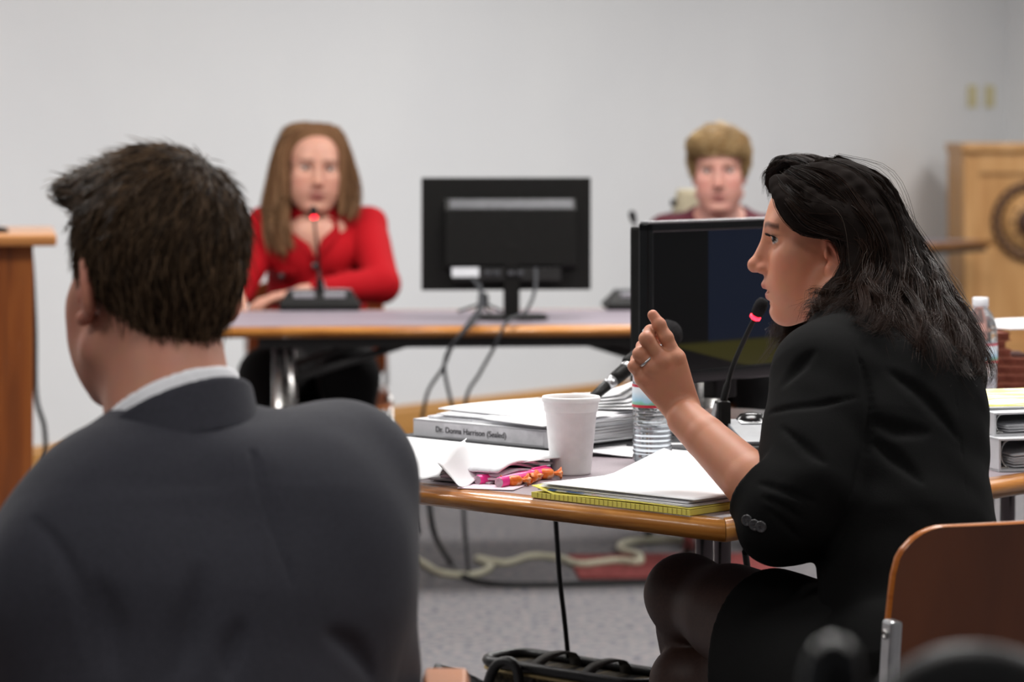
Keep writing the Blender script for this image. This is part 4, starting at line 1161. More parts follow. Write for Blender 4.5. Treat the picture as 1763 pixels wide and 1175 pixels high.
for x0 in (-0.045, 0.065):
    m = MB()
    path = smooth_path([(x0, 0.05, bh - 0.03), (x0 + 0.004, 0.03, bh + 0.012), (x0 - 0.004, -0.03, bh + 0.010), (x0 - 0.02, -0.06, bh - 0.03), (x0 - 0.035, -0.066, bh - 0.09), (x0 - 0.04, -0.06, bh - 0.16)], 5)
    V = []; F = []
    for p in path:
        V += [p + Vector((-0.012, 0, 0)), p + Vector((0.012, 0, 0)), p + Vector((0.012, 0.003, -0.003)), p + Vector((-0.012, 0.003, -0.003))]
    for i in range(len(path) - 1):
        for k in range(4): F.append((i * 4 + k, i * 4 + (k + 1) % 4, i * 4 + 4 + (k + 1) % 4, i * 4 + 4 + k))
    m.add(V, F); m.build('strap', M['strap'], e)
m = MB(); m.box((0.0, -0.056, bh - 0.06), (0.03, 0.012, 0.035), bevel=0.003); m.build('buckle', M['dark_grey'], e)
m = MB(); m.sheet(lambda u, v: (-bL / 2 - 0.06 + 0.2 * u, -0.065 - 0.05 * v - 0.03 * (1 - u), bh - 0.015 - 0.06 * u + 0.01 * math.sin(4 * u) - 0.09 * v), 10, 6, 0.006); m.build('front_flap', M['leather'], e)
m = MB(); m.tube(smooth_path([(-0.14, -0.09, bh - 0.10), (-0.12, -0.075, bh - 0.01), (-0.075, -0.07, bh - 0.005), (-0.05, -0.085, bh - 0.09)], 6), 0.009, 8); m.build('handle', M['leather'], e)
cord('charging_cord', [P(956, 885, 4.75), P(959, 930, 4.78), P(964, 1000, 4.82), P(971, 1060, 4.86), P(977, 1120, 4.9), P(980, 1180, 4.98), P(984, 1290, 5.02), P(1000, 1470, 5.02)], 0.0042, M['cord_black'], 'thin black cord hanging from the table down behind the bag')
cord('table_leg_cord', [P(1283, 950, 4.25), P(1288, 985, 4.3), P(1300, 1040, 4.35), P(1330, 1150, 4.4), P(1340, 1400, 4.45), P(1345, 1600, 4.5)], 0.005, M['cord_black'], 'black cord hanging beside the chrome table legs')

# ================================================================== SIGNED DISTANCE MODELLING (people)
def A(v): return np.array(tuple(v), dtype=np.float32)
def smin(a, b, k):
    if k <= 0: return np.minimum(a, b)
    h = np.clip(0.5 + 0.5 * (b - a) / k, 0, 1)
    return b * (1 - h) + a * h - k * h * (1 - h)
def smax(a, b, k): return -smin(-a, -b, k)
def cone(a, b, ra, rb):
    a = A(a); b = A(b); ba = b - a; L2 = float(ba @ ba) + 1e-12
    def f(p):
        q = p - a
        t = np.clip((q @ ba) / L2, 0, 1)
        d = q - t[:, None] * ba
        return np.sqrt(np.einsum('ij,ij->i', d, d)) - (ra + (rb - ra) * t)
    rm = max(ra, rb)
    f.lo = np.minimum(a, b) - rm; f.hi = np.maximum(a, b) + rm
    return f
def ball(c, r):
    c = A(c)
    f = lambda p: np.sqrt(((p - c) ** 2).sum(1)) - r
    f.lo = c - r; f.hi = c + r
    return f
def ell(c, r, R=None):
    c = A(c); r = np.array(r, dtype=np.float32)
    Rm = None if R is None else np.array(R, dtype=np.float32)     # columns = ellipsoid axes
    def f(p):
        q = p - c
        if Rm is not None: q = q @ Rm
        k0 = np.sqrt(((q / r) ** 2).sum(1))
        k1 = np.sqrt(((q / (r * r)) ** 2).sum(1))
        return k0 * (k0 - 1.0) / np.maximum(k1, 1e-6)
    rr = r if Rm is None else np.sqrt(((Rm * r) ** 2).sum(1))
    f.lo = c - rr; f.hi = c + rr
    return f
def half(c, n):
    c = A(c); n = A(n); n = n / np.linalg.norm(n)
    return lambda p: (p - c) @ n
def sweep(stations, power=2.0):
    """elliptical tube: stations (center, right, half_width, half_depth); depth axis = right x axis"""
    C = [A(s[0]) for s in stations]
    Rr = [A(s[1]) / np.linalg.norm(A(s[1])) for s in stations]
    ab = [(s[2], s[3]) for s in stations]
    def f(p):
        best = None
        for i in range(len(C) - 1):
            a, b = C[i], C[i + 1]
            ax = b - a; L = float(np.linalg.norm(ax)); ax = ax / L
            q = p - a
            s = q @ ax
            t = np.clip(s / L, 0, 1)
            w = (1 - t)[:, None] * Rr[i] + t[:, None] * Rr[i + 1]
            w = w - (w @ ax)[:, None] * ax
            w /= np.linalg.norm(w, axis=1)[:, None] + 1e-9
            dd = np.cross(ax, w)
            rel = q - (t * L)[:, None] * ax
            x = (rel * w).sum(1); y = (rel * dd).sum(1); z = (rel * ax).sum(1)
            hw = ab[i][0] * (1 - t) + ab[i + 1][0] * t; hd = ab[i][1] * (1 - t) + ab[i + 1][1] * t
            m = np.minimum(hw, hd)
            k = ((np.abs(x) / hw) ** power + (np.abs(y) / hd) ** power + (np.abs(z) / m) ** power) ** (1 / power)
            g = np.sqrt((x / hw ** 2) ** 2 + (y / hd ** 2) ** 2 + (z / m ** 2) ** 2)
            d = k * (k - 1) / np.maximum(g, 1e-6) if power == 2.0 else (k - 1) * m
            best = d if best is None else smin(best, d, 0.01)
        return best
    return f
MARGIN = [0.05]
class SDF:
    """ordered smooth unions, cuts and subtractions; pieces are only evaluated near their bounds"""
    def __init__(self): self.ops = []; self.lo = None; self.hi = None
    def add(self, f, k=0.0):
        self.ops.append(('u', f, k))
        lo = getattr(f, 'lo', None)
        if lo is None: self.lo = -1e3 * np.ones(3, np.float32); self.hi = 1e3 * np.ones(3, np.float32)
        elif self.lo is None: self.lo, self.hi = lo - k, f.hi + k
        else: self.lo = np.minimum(self.lo, lo - k); self.hi = np.maximum(self.hi, f.hi + k)
        return self
    def sub(self, f, k=0.0): self.ops.append(('s', f, k)); return self
    def cut(self, f, k=0.0): self.ops.append(('i', f, k)); return self
    def disp(self, f): self.ops.append(('d', f, 0)); return self
    def chain(self, pts, rs, k=0.01):
        for i in range(len(pts) - 1): self.add(cone(pts[i], pts[i + 1], rs[i], rs[i + 1]), k)
        return self
    def __call__(self, p):
        d = np.full(len(p), 1.0, np.float32)
        plo = p.min(0); phi = p.max(0)
        for op, f, k in self.ops:
            if op in 'us' and getattr(f, 'lo', None) is not None:
                g = (MARGIN[0] if op == 'u' else 0.002) + k
                if plo[0] > f.hi[0] + g or phi[0] < f.lo[0] - g or plo[1] > f.hi[1] + g or phi[1] < f.lo[1] - g or plo[2] > f.hi[2] + g or phi[2] < f.lo[2] - g: continue
            v = f(p)
            if op == 'u': d = smin(d, v, k)
            elif op == 's': d = smax(d, -v, k)
            elif op == 'i': d = smax(d, v, k)
            else: d = d + v
        return d.astype(np.float32)
def ev(f, P_, cell=0.08):
    """evaluate in small, spatially compact chunks so that far pieces can be skipped"""
    out = np.empty(len(P_), np.float32)
    k = np.floor((P_ - P_.min(0)) / cell).astype(np.int64)
    key = (k[:, 0] * 4096 + k[:, 1]) * 4096 + k[:, 2]
    od = np.argsort(key, kind='stable')
    ks = key[od]
    cuts = np.flatnonzero(np.diff(ks)) + 1
    st = 0
    bounds = [0]
    for c in cuts:
        if c - st > 1200: bounds.append(int(c)); st = c
    bounds.append(len(od))
    for a_, b_ in zip(bounds[:-1], bounds[1:]):
        for q in range(a_, b_, 16000):
            ii = od[q:min(q + 16000, b_)]
            out[ii] = f(P_[ii])
    return out
def surface(f, lo, hi, h):
    """surface nets on a sparse grid, then projected onto the zero level"""
    lo = np.array(lo, np.float32); hi = np.array(hi, np.float32)
    B = 4
    MARGIN[0] = h * B * 1.6 + 0.004
    nb = np.maximum(1, np.ceil((hi - lo) / (h * B)).astype(int))
    n = nb * B
    gi = np.stack(np.meshgrid(*[np.arange(k) for k in nb], indexing='ij'), -1).reshape(-1, 3)
    cen = lo + (gi + 0.5) * (h * B)
    dc = ev(f, cen.astype(np.float32), h * B * 6)
    near = np.abs(dc) < h * B * 1.5
    vals = np.repeat(np.repeat(np.repeat(dc.reshape(nb), B, 0), B, 1), B, 2)
    bi = gi[near]
    loc = np.stack(np.meshgrid(*[np.arange(B)] * 3, indexing='ij'), -1).reshape(-1, 3)
    idx = (bi[:, None, :] * B + loc[None]).reshape(-1, 3)
    pts = (lo + idx * h).astype(np.float32)
    vals[idx[:, 0], idx[:, 1], idx[:, 2]] = ev(f, pts, h * B * 4)
    ins = vals < 0
    nx, ny, nz = vals.shape
    # active cells
    s = np.zeros((nx - 1, ny - 1, nz - 1), np.int8)
    for dx in (0, 1):
        for dy in (0, 1):
            for dz in (0, 1):
                s += ins[dx:nx - 1 + dx, dy:ny - 1 + dy, dz:nz - 1 + dz]
    act = (s > 0) & (s < 8)
    ci = np.argwhere(act)
    vid = -np.ones(act.shape, np.int64); vid[act] = np.arange(len(ci))
    acc = np.zeros((len(ci), 3), np.float32); cnt = np.zeros(len(ci), np.float32)
    corners = [(0, 0, 0), (1, 0, 0), (0, 1, 0), (1, 1, 0), (0, 0, 1), (1, 0, 1), (0, 1, 1), (1, 1, 1)]
    cv = [vals[ci[:, 0] + c[0], ci[:, 1] + c[1], ci[:, 2] + c[2]] for c in corners]
    for a in range(8):
        for b in range(a + 1, 8):
            if sum(abs(corners[a][q] - corners[b][q]) for q in range(3)) != 1: continue
            m = (cv[a] < 0) != (cv[b] < 0)
            t = cv[a] / (cv[a] - cv[b] + 1e-12)
            pa = np.array(corners[a], np.float32); pb = np.array(corners[b], np.float32)
            q = pa + np.clip(t, 0, 1)[:, None] * (pb - pa)
            acc += np.where(m[:, None], q, 0); cnt += m
    V = lo + (ci + acc / cnt[:, None]) * h
    quads = []
    for ax in range(3):
        a1, a2 = (ax + 1) % 3, (ax + 2) % 3
        sl0 = [slice(None)] * 3; sl1 = [slice(None)] * 3
        sl0[ax] = slice(0, -1); sl1[ax] = slice(1, None)
        i0 = ins[tuple(sl0)]; i1 = ins[tuple(sl1)]
        e = np.argwhere(i0 != i1)
        ok = (e[:, a1] > 0) & (e[:, a2] > 0) & (e[:, a1] < vals.shape[a1] - 1) & (e[:, a2] < vals.shape[a2] - 1)
        e = e[ok]
        if not len(e): continue
        flip = i0[e[:, 0], e[:, 1], e[:, 2]]
        o1 = np.zeros(3, int); o1[a1] = 1; o2 = np.zeros(3, int); o2[a2] = 1
        c = [e - o1 - o2, e - o2, e, e - o1]
        ids = np.stack([vid[k[:, 0], k[:, 1], k[:, 2]] for k in c], 1)
        ids = np.where(flip[:, None], ids, ids[:, ::-1])
        quads.append(ids[(ids >= 0).all(1)])
    Q = np.concatenate(quads)
    V = V.astype(np.float32)
    eps = h * 0.25
    MARGIN[0] = 0.012
    T4 = np.array([(1, -1, -1), (-1, -1, 1), (-1, 1, -1), (1, 1, 1)], np.float32)
    for _ in range(1):
        d = ev(f, V, h * 16)
        g = np.zeros_like(V)
        for t in T4: g += t * ev(f, V + t * eps, h * 16)[:, None]
        g /= (4 * eps)
        g2 = np.maximum((g * g).sum(1), 0.05)
        step = -(d / g2)[:, None] * g
        ln = np.linalg.norm(step, axis=1)[:, None]
        V = V + step * np.minimum(1, 0.7 * h / np.maximum(ln, 1e-9))
    return V, Q
def np_mesh(name, V, Q, mat, parent=None, off=(0, 0, 0), col=None, faces_tri=None):
    me = bpy.data.meshes.new(name)
    V = (V - np.array(off, np.float32)).astype(np.float32)
    me.vertices.add(len(V)); me.vertices.foreach_set('co', V.ravel())
    k = Q.shape[1]
    me.loops.add(Q.size); me.loops.foreach_set('vertex_index', Q.ravel().astype(np.int32))
    me.polygons.add(len(Q))
    me.polygons.foreach_set('loop_start', np.arange(0, Q.size, k, dtype=np.int32))
    me.polygons.foreach_set('loop_total', np.full(len(Q), k, np.int32))
    me.polygons.foreach_set('use_smooth', np.ones(len(Q), bool))
    me.update(calc_edges=True); me.validate()
    if col is not None:
        at = me.attributes.new('Col', 'FLOAT_COLOR', 'POINT')
        c4 = np.ones((len(V), 4), np.float32); c4[:, :3] = col
        at.data.foreach_set('color', c4.ravel())
    return link(name, me, mat, parent)
def merge(parts):
    Vs, Qs, n = [], [], 0
    for V, Q in parts:
        Vs.append(V); Qs.append(Q + n); n += len(V)
    return np.concatenate(Vs), np.concatenate(Qs)

def snoise(p, freq, seed=0):
    """cheap smooth noise from warped sines, about -1..1"""
    r = np.random.RandomState(seed)
    out = np.zeros(len(p), np.float32)
    q = p * freq
    for i in range(5):
        w = r.normal(size=(3,)).astype(np.float32); w /= np.linalg.norm(w)
        w2 = r.normal(size=(3,)).astype(np.float32)
        out += np.sin(q @ w * (1 + 0.35 * i) + r.uniform(0, 6) + 0.9 * np.sin(q @ w2 * 0.6 + r.uniform(0, 6)))
    return out / 3.2

# ------------------------------------------------------------------ heads
def head_sdf(mouth_open=0.0, male=False, slim=1.0, eyes_closed=False, ear=1.0, ear_out=22):
    """local frame: origin between the ear holes, +y face, +z up, +x to the head's right"""
    S = SDF()
    S.add(ell((0, -0.014, 0.043), (0.073, 0.093, 0.085)))
    S.add(ell((0, 0.03, 0.042), (0.060, 0.058, 0.060)), 0.03)
    S.add(ell((0, 0.034, -0.022), (0.057 * slim, 0.056, 0.068)), 0.025)
    S.add(ell((0, 0.044, -0.066), (0.044 * slim, 0.042, 0.036)), 0.025)
    for s in (-1, 1):
        S.add(cone((0.050 * s * slim, 0.006, -0.055), (0.022 * s, 0.07, -0.09), 0.018, 0.014), 0.03)   # jaw line
        S.add(ball((0.040 * s, 0.058, -0.010), 0.025), 0.025)                                          # cheek bone
        S.add(ball((0.034 * s, 0.058, -0.045), 0.024), 0.03)                                           # cheek
    jo = -0.006 * mouth_open
    S.add(ell((0, 0.070 + jo, -0.088), (0.021, 0.018, 0.015)), 0.022)                                       # chin
    S.add(cone((-0.032, 0.076, 0.034), (0.032, 0.076, 0.034), 0.014, 0.014), 0.02)                     # brow
    for s in (-1, 1):
        S.sub(ell((0.038 * s, 0.098, 0.018), (0.024, 0.020, 0.0135)), 0.016)                            # socket
    # muzzle and lips
    S.add(ell((0, 0.071, -0.050), (0.030, 0.024, 0.024)), 0.02)
    S.add(cone((-0.016, 0.088, -0.0505), (0.016, 0.088, -0.0505), 0.0055, 0.0055), 0.006)
    S.add(ell((0, 0.0945, -0.0485), (0.013, 0.0080, 0.0060)), 0.006)
    o = 0.008 * mouth_open
    S.add(ell((0, 0.0885 + jo * 0.35, -0.0635 - o * 0.45), (0.0165, 0.0080, 0.0068)), 0.006)
    S.sub(ell((0, 0.094, -0.0568 - o * 0.12), (0.0275, 0.0200, 0.0012 + o * 0.30)), 0.0015)
    S.sub(ell((0, 0.0955 + jo, -0.0745 - o * 0.5), (0.018, 0.0085, 0.0045)), 0.010)
    # nose
    S.add(cone((0, 0.088, 0.024), (0, 0.109, -0.016), 0.0075, 0.0095), 0.012)
    S.add(cone((0, 0.076, 0.022), (0, 0.093, -0.020), 0.0105, 0.0125), 0.010)
    S.add(ball((0, 0.1135, -0.0195), 0.0100), 0.008)
    for s in (-1, 1):
        S.add(ell((0.0105 * s, 0.100, -0.0245), (0.0078, 0.0105, 0.0072)), 0.007)
        S.sub(ell((0.0062 * s, 0.1055, -0.0325), (0.0034, 0.0058, 0.0042)), 0.003)
    # eyelids and openings
    for s in (-1, 1):
        S.add(ell((0.0328 * s, 0.0722, 0.0200), (0.0162, 0.0152, 0.0138)), 0.006)
        S.sub(ell((0.0365 * s, 0.0865, 0.0192), (0.0165, 0.0150, 0.0001 + (0.0018 if eyes_closed else 0.0060))), 0.0010)
    # ears
    for s in (-1, 1):
        E = SDF()
        Rm = np.array(Matrix.Rotation(math.radians(-14), 3, 'X') @ Matrix.Rotation(math.radians(ear_out * s), 3, 'Z'))
        E.add(ell((0.0745 * s, -0.010, 0.004), (0.0075, 0.0175, 0.0305), Rm))
        E.sub(ell((0.0822 * s, -0.0060, 0.007), (0.0080, 0.0110, 0.0205), Rm), 0.003)
        E.add(cone((0.0765 * s, -0.003, 0.012), (0.077 * s, -0.015, -0.008), 0.0026, 0.0028), 0.004)   # inner fold
        E.add(ball((0.0735 * s, -0.001, -0.0235), 0.0068), 0.006)                                      # lobe
        E.add(ell((0.0735 * s, 0.0035, -0.003), (0.0045, 0.004, 0.0075)), 0.004)                       # tragus
        if ear != 1.0:
            ec = np.array((0.070 * s, -0.002, 0.0), np.float32)
            def Es(q, E=E, ec=ec): return E((q - ec) / ear + ec) * ear
            S.add(Es, 0.004)
        else:
            S.add(E, 0.004)
    return S
YS = 0.93                                     # faces are a little shallower than the construction frame
def to_local(p, o, R, sc=1.0):
    q = ((p - A(o)) @ np.array(R, dtype=np.float32)) / sc
    q[:, 1] = np.where(q[:, 1] > 0, q[:, 1] / YS, q[:, 1])
    return q
def placed(S, o, R, sc=1.0):
    """R columns: local axes in world"""
    f = lambda p: S(to_local(p, o, R, sc)) * sc
    o = A(o)
    f.lo = o - 0.17 * sc; f.hi = o + 0.17 * sc
    return f
def head_frame(fwd, roll=0.0, pitch=0.0):
    F = frame((fwd[0], fwd[1], 0))
    return F @ Matrix.Rotation(roll, 3, 'Y') @ Matrix.Rotation(pitch, 3, 'X')

def bump(q, c, r):
    return np.exp(-(((q - np.array(c, np.float32)) / np.array(r, np.float32)) ** 2).sum(1))
def skin_colors(V, o, R, sc, skin, lip, brow, flush=(196, 112, 96), ear=None, brow_w=1.0):
    q = to_local(V, o, R, sc)
    base = np.array(lin(skin), np.float32)
    col = np.tile(base, (len(V), 1))
    def mix(w, c):
        nonlocal col
        w = np.clip(w, 0, 1)[:, None]
        col = col * (1 - w) + np.array(lin(c), np.float32) * w
    for s in (-1, 1):
        mix(0.35 * bump(q, (0.045 * s, 0.06, -0.02), (0.025, 0.04, 0.022)), flush)
        mix(0.45 * bump(q, (0.075 * s, -0.012, 0.0), (0.014, 0.022, 0.036)), ear or flush)
        # brows: a short tilted stroke
        xb = q[:, 0] * s
        zc = 0.0405 + 0.10 * np.clip(xb - 0.012, 0, 0.02) - 0.25 * np.clip(xb - 0.034, 0, 1)
        wb = np.clip(1 - np.abs(q[:, 2] - zc) / 0.0050, 0, 1) * ((xb > 0.011) & (xb < 0.051)) * (q[:, 1] > 0.05)
        mix(brow_w * 0.85 * np.sqrt(wb), brow)
        # lash line
        mix(0.85 * bump(q, (0.037 * s, 0.083, 0.0258), (0.015, 0.014, 0.0018)), (30, 22, 20))
        mix(0.4 * bump(q, (0.037 * s, 0.083, 0.0132), (0.013, 0.013, 0.0014)), (60, 40, 34))
    mix(0.30 * bump(q, (0, 0.112, -0.018), (0.014, 0.014, 0.014)), flush)
    lipw = np.maximum(bump(q, (0, 0.0945, -0.0508), (0.0185, 0.016, 0.0042)), bump(q, (0, 0.0945, -0.0645), (0.0165, 0.016, 0.0055)))
    mix(np.clip(1.25 * lipw, 0, 0.9) * (q[:, 1] > 0.075), lip)
    mix(0.9 * bump(q, (0, 0.086, -0.058), (0.02, 0.0085, 0.0028)), (70, 26, 26))
    return col
def eyes(o, R, sc, parent, off, iris=(70, 44, 28), gaze=(0, 1, 0), mat=None):
    for s in (-1, 1):
        c = Vector(o) + (R @ Vector((0.0328 * s, 0.0722 * YS, 0.0200))) * sc
        r = 0.0128 * sc
        g = (R @ Vector(gaze)).normalized()
        bm = bmesh.new(); bmesh.ops.create_uvsphere(bm, u_segments=28, v_segments=20, radius=r)
        V = np.array([tuple(v.co) for v in bm.verts], np.float32)
        me = bpy.data.meshes.new('eye'); bm.to_mesh(me); bm.free()
        me.polygons.foreach_set('use_smooth', np.ones(len(me.polygons), bool))
        ang = np.arccos(np.clip((V / r) @ np.array(g, np.float32), -1, 1))
        col = np.tile(np.array(lin((206, 198, 192)), np.float32), (len(V), 1))
        col[ang < 0.50] = lin(iris); col[ang < 0.24] = lin((8, 8, 8))
        at = me.attributes.new('Col', 'FLOAT_COLOR', 'POINT')
        c4 = np.ones((len(V), 4), np.float32); c4[:, :3] = col
        at.data.foreach_set('color', c4.ravel())
        ob = link('eye', me, M['eye'], parent); ob.location = c - Vector(off)
M['eye'] = attr_mat('eye_surface', 0.08, 0.6)
M['skin'] = attr_mat('skin', 0.5, 0.35, 0.12, 0.12, 420, 0.0008)

# ------------------------------------------------------------------ hands
def add_hand(S, wrist, d, n, thumb_side, curl=(0.35, 0.5, 0.4), sc=1.0, spread=0.0, k=0.006):
    """d fingers direction, n back-of-hand normal, thumb_side +1/-1 along d x n"""
    w = Vector(wrist); d = Vector(d).normalized(); n = Vector(n); n = (n - d * n.dot(d)).normalized()
    s = d.cross(n).normalized() * thumb_side
    mcp = [(0.027, 0.086), (0.009, 0.089), (-0.010, 0.084), (-0.027, 0.075)]
    ln = [(0.042, 0.025, 0.020), (0.046, 0.028, 0.021), (0.043, 0.026, 0.020), (0.034, 0.020, 0.018)]
    for i, (sx, dx) in enumerate(mcp):
        m_ = w + (d * dx + s * sx) * sc
        S.add(cone(w + (s * sx * 0.45 + d * 0.008) * sc, m_, 0.0145 * sc, 0.0105 * sc), 0.014 * sc)
        p = m_; dd = d + s * spread * (1.5 - i)
        dd.normalize(); r = 0.0092 * sc
        for j in range(3):
            dd = Matrix.Rotation(-curl[j], 3, d.cross(n)) @ dd
            q = p + dd * ln[i][j] * sc
            S.add(cone(p, q, r, r * 0.9), 0.004 * sc); r *= 0.9; p = q
    t0 = w + (d * 0.018 + s * 0.020) * sc; t1 = w + (d * 0.05 + s * 0.043 - n * 0.012) * sc
    t2 = w + (d * 0.078 + s * 0.050 - n * 0.018) * sc; t3 = w + (d * 0.100 + s * 0.048 - n * 0.022) * sc
    S.add(cone(t0, t1, 0.0145 * sc, 0.0115 * sc), 0.012 * sc); S.add(cone(t1, t2, 0.0105 * sc, 0.0095 * sc), 0.004); S.add(cone(t2, t3, 0.0095 * sc, 0.0075 * sc), 0.004)

# ------------------------------------------------------------------ strands
def strand_mesh(curves, radius, sides=3):
    """curves: (n, m, 3) array -> tapered thin tubes"""
    C = np.asarray(curves, np.float32)
    n, m, _ = C.shape
    tan = np.gradient(C, axis=1); tan /= np.linalg.norm(tan, axis=2, keepdims=True) + 1e-9
    ref = np.array((0.31, 0.52, 0.79), np.float32)
    a = np.cross(tan, ref); a /= np.linalg.norm(a, axis=2, keepdims=True) + 1e-9
    b = np.cross(tan, a)
    tp = np.linspace(0, 1, m); rad = (radius * np.clip(1.15 - tp ** 3, 0.15, 1))[None, :, None]
    rings = [C + rad * (a * math.cos(2 * math.pi * k / sides) + b * math.sin(2 * math.pi * k / sides)) for k in range(sides)]
    V = np.stack(rings, 2).reshape(-1, 3)
    base = (np.arange(n)[:, None] * m + np.arange(m - 1)[None]).reshape(-1) * sides
    Q = np.concatenate([np.stack([base + k, base + (k + 1) % sides, base + sides + (k + 1) % sides, base + sides + k], 1) for k in range(sides)])
    return V, Q
def hair_mat(name, dark, light, rough=0.38):
    m, nt, b = base_mat(name, dark, rough, 0, 0.5)
    N = nt.nodes; L = nt.links
    a = N.new('ShaderNodeAttribute'); a.attribute_name = 'Col'
    L.new(a.outputs['Color'], b.inputs['Base Color'])
    b.inputs['Specular IOR Level'].default_value = 0.07
    return m

# ================================================================== PEOPLE
def fabric(name, dark, light, sc=260, rough=0.85, bump_=0.35, sheen=0.15, spec=0.25):
    return noise_mat(name, [(0.3, dark), (0.7, light)], (sc, sc, sc), 1, 3, rough, 0, spec, bump=bump_, bscale=700, bdist=0.0008, sheen=sheen)
M['suit'] = fabric('charcoal_suit_wool', (43, 43, 50), (52, 52, 60), 300, 0.85, 0.3, 0.05)
M['black_suit'] = fabric('black_suit_cloth', (9, 9, 9), (12, 12, 12), 300, 0.85, 0.3, 0.0, 0.08)
M['black_skirt'] = fabric('black_skirt_cloth', (7, 7, 7), (9, 9, 9), 300, 0.85, 0.3, 0.0, 0.15)
M['red_cloth'] = fabric('red_jacket_cloth', (150, 9, 19), (168, 14, 25), 260, 0.85, 0.3, 0.0, 0.15)
M['red_dark'] = fabric('red_jacket_lapel', (138, 8, 17), (156, 12, 22), 260, 0.85, 0.3, 0.0, 0.15)
M['maroon'] = fabric('maroon_knit', (70, 22, 34), (86, 30, 42), 200, 0.9, 0.3, 0.1)
M['shirt'] = fabric('white_shirt', (226, 226, 230), (236, 236, 240), 300, 0.75, 0.2, 0.0)
M['trousers'] = fabric('black_trousers', (16, 16, 17), (22, 22, 23), 260, 0.9, 0.2, 0.05)
M['shoe'] = plain('black_shoe_leather', (20, 19, 19), 0.3, 0, 0.5, 3, 40)
M['stocking'] = noise_mat('sheer_dark_stocking', [(0.3, (56, 36, 30)), (0.7, (66, 44, 36))], (200, 200, 200), 1, 3, 0.5, 0, 0.35, sheen=0.0)
M['button'] = plain('dark_button', (58, 58, 60), 0.22, 0, 0.7, 12, 200)
M['hair'] = hair_mat('hair', (30, 24, 20), (60, 50, 42), 0.36)
M['hair_base'] = hair_mat('hair_underlayer', (30, 24, 20), (60, 50, 42), 0.95)
M['hair_base'].node_tree.nodes['Principled BSDF'].inputs['Specular IOR Level'].default_value = 0.05

def hair_obj(parts_cols, parent, off):
    Vs, Qs, Cs, n = [], [], [], 0
    for V, Q, C in parts_cols:
        Vs.append(V); Qs.append(Q + n); Cs.append(C); n += len(V)
    o = np_mesh('hair', np.concatenate(Vs), np.concatenate(Qs), M['hair'], parent, off, np.concatenate(Cs))
    o.data.materials.append(M['hair_base'])
    mi = np.zeros(len(o.data.polygons), np.int32); mi[:len(parts_cols[0][1])] = 1      # the first part is the matt underlayer
    o.data.polygons.foreach_set('material_index', mi)
    return o
def flat_col(n, c): return np.tile(np.array(lin(c), np.float32), (n, 1))
def strand_cols(ns, m, sides, dark, light, rng, grey=None, gfrac=0.0, tip=None):
    t = rng.rand(ns, 1) ** 1.6
    c = (1 - t) * np.array(lin(dark)) + t * np.array(lin(light))
    if grey is not None:
        g = rng.rand(ns) < gfrac
        c[g] = np.array(lin(grey))
    C = np.repeat(c[:, None, :], m, 1)
    if tip is not None:
        w = (np.linspace(0, 1, m) ** 1.5)[None, :, None] * 0.7
        C = C * (1 - w) + np.array(lin(tip)) * w
    return np.repeat(C.reshape(-1, 1, 3), sides, 1).reshape(-1, 3).astype(np.float32)
def surf_strands(f, V, n, m, step, flow, lift, rng, jitter=0.25, out=0.0):
    """short strands rooted on vertices V of the surface of f, combed by flow(p)"""
    p = V[rng.randint(0, len(V), n)] + rng.normal(size=(n, 3)) * 0.002
    p = p.astype(np.float32)
    def grad(p):
        e = 0.002; g = np.zeros_like(p)
        for t in np.array([(1, -1, -1), (-1, -1, 1), (-1, 1, -1), (1, 1, 1)], np.float32): g += t * f(p + t * e)[:, None]
        return g / (np.linalg.norm(g, axis=1, keepdims=True) + 1e-9)
    jit = rng.normal(size=(n, 3)).astype(np.float32) * jitter
    ln = (0.6 + 0.6 * rng.rand(n, 1)).astype(np.float32)
    C = [p]
    for i in range(m - 1):
        nrm = grad(p)
        fl = flow(p) + jit
        fl = fl - (fl * nrm).sum(1, keepdims=True) * nrm
        fl /= np.linalg.norm(fl, axis=1, keepdims=True) + 1e-9
        p = p + (fl + nrm * (lift if i else lift * 1.5)) * step * ln
        if out == 0:
            d = f(p)[:, None]; p = p - nrm * np.clip(d - 0.004, 0, 0.01) * 0.5
        C.append(p)
    return np.stack(C, 1)
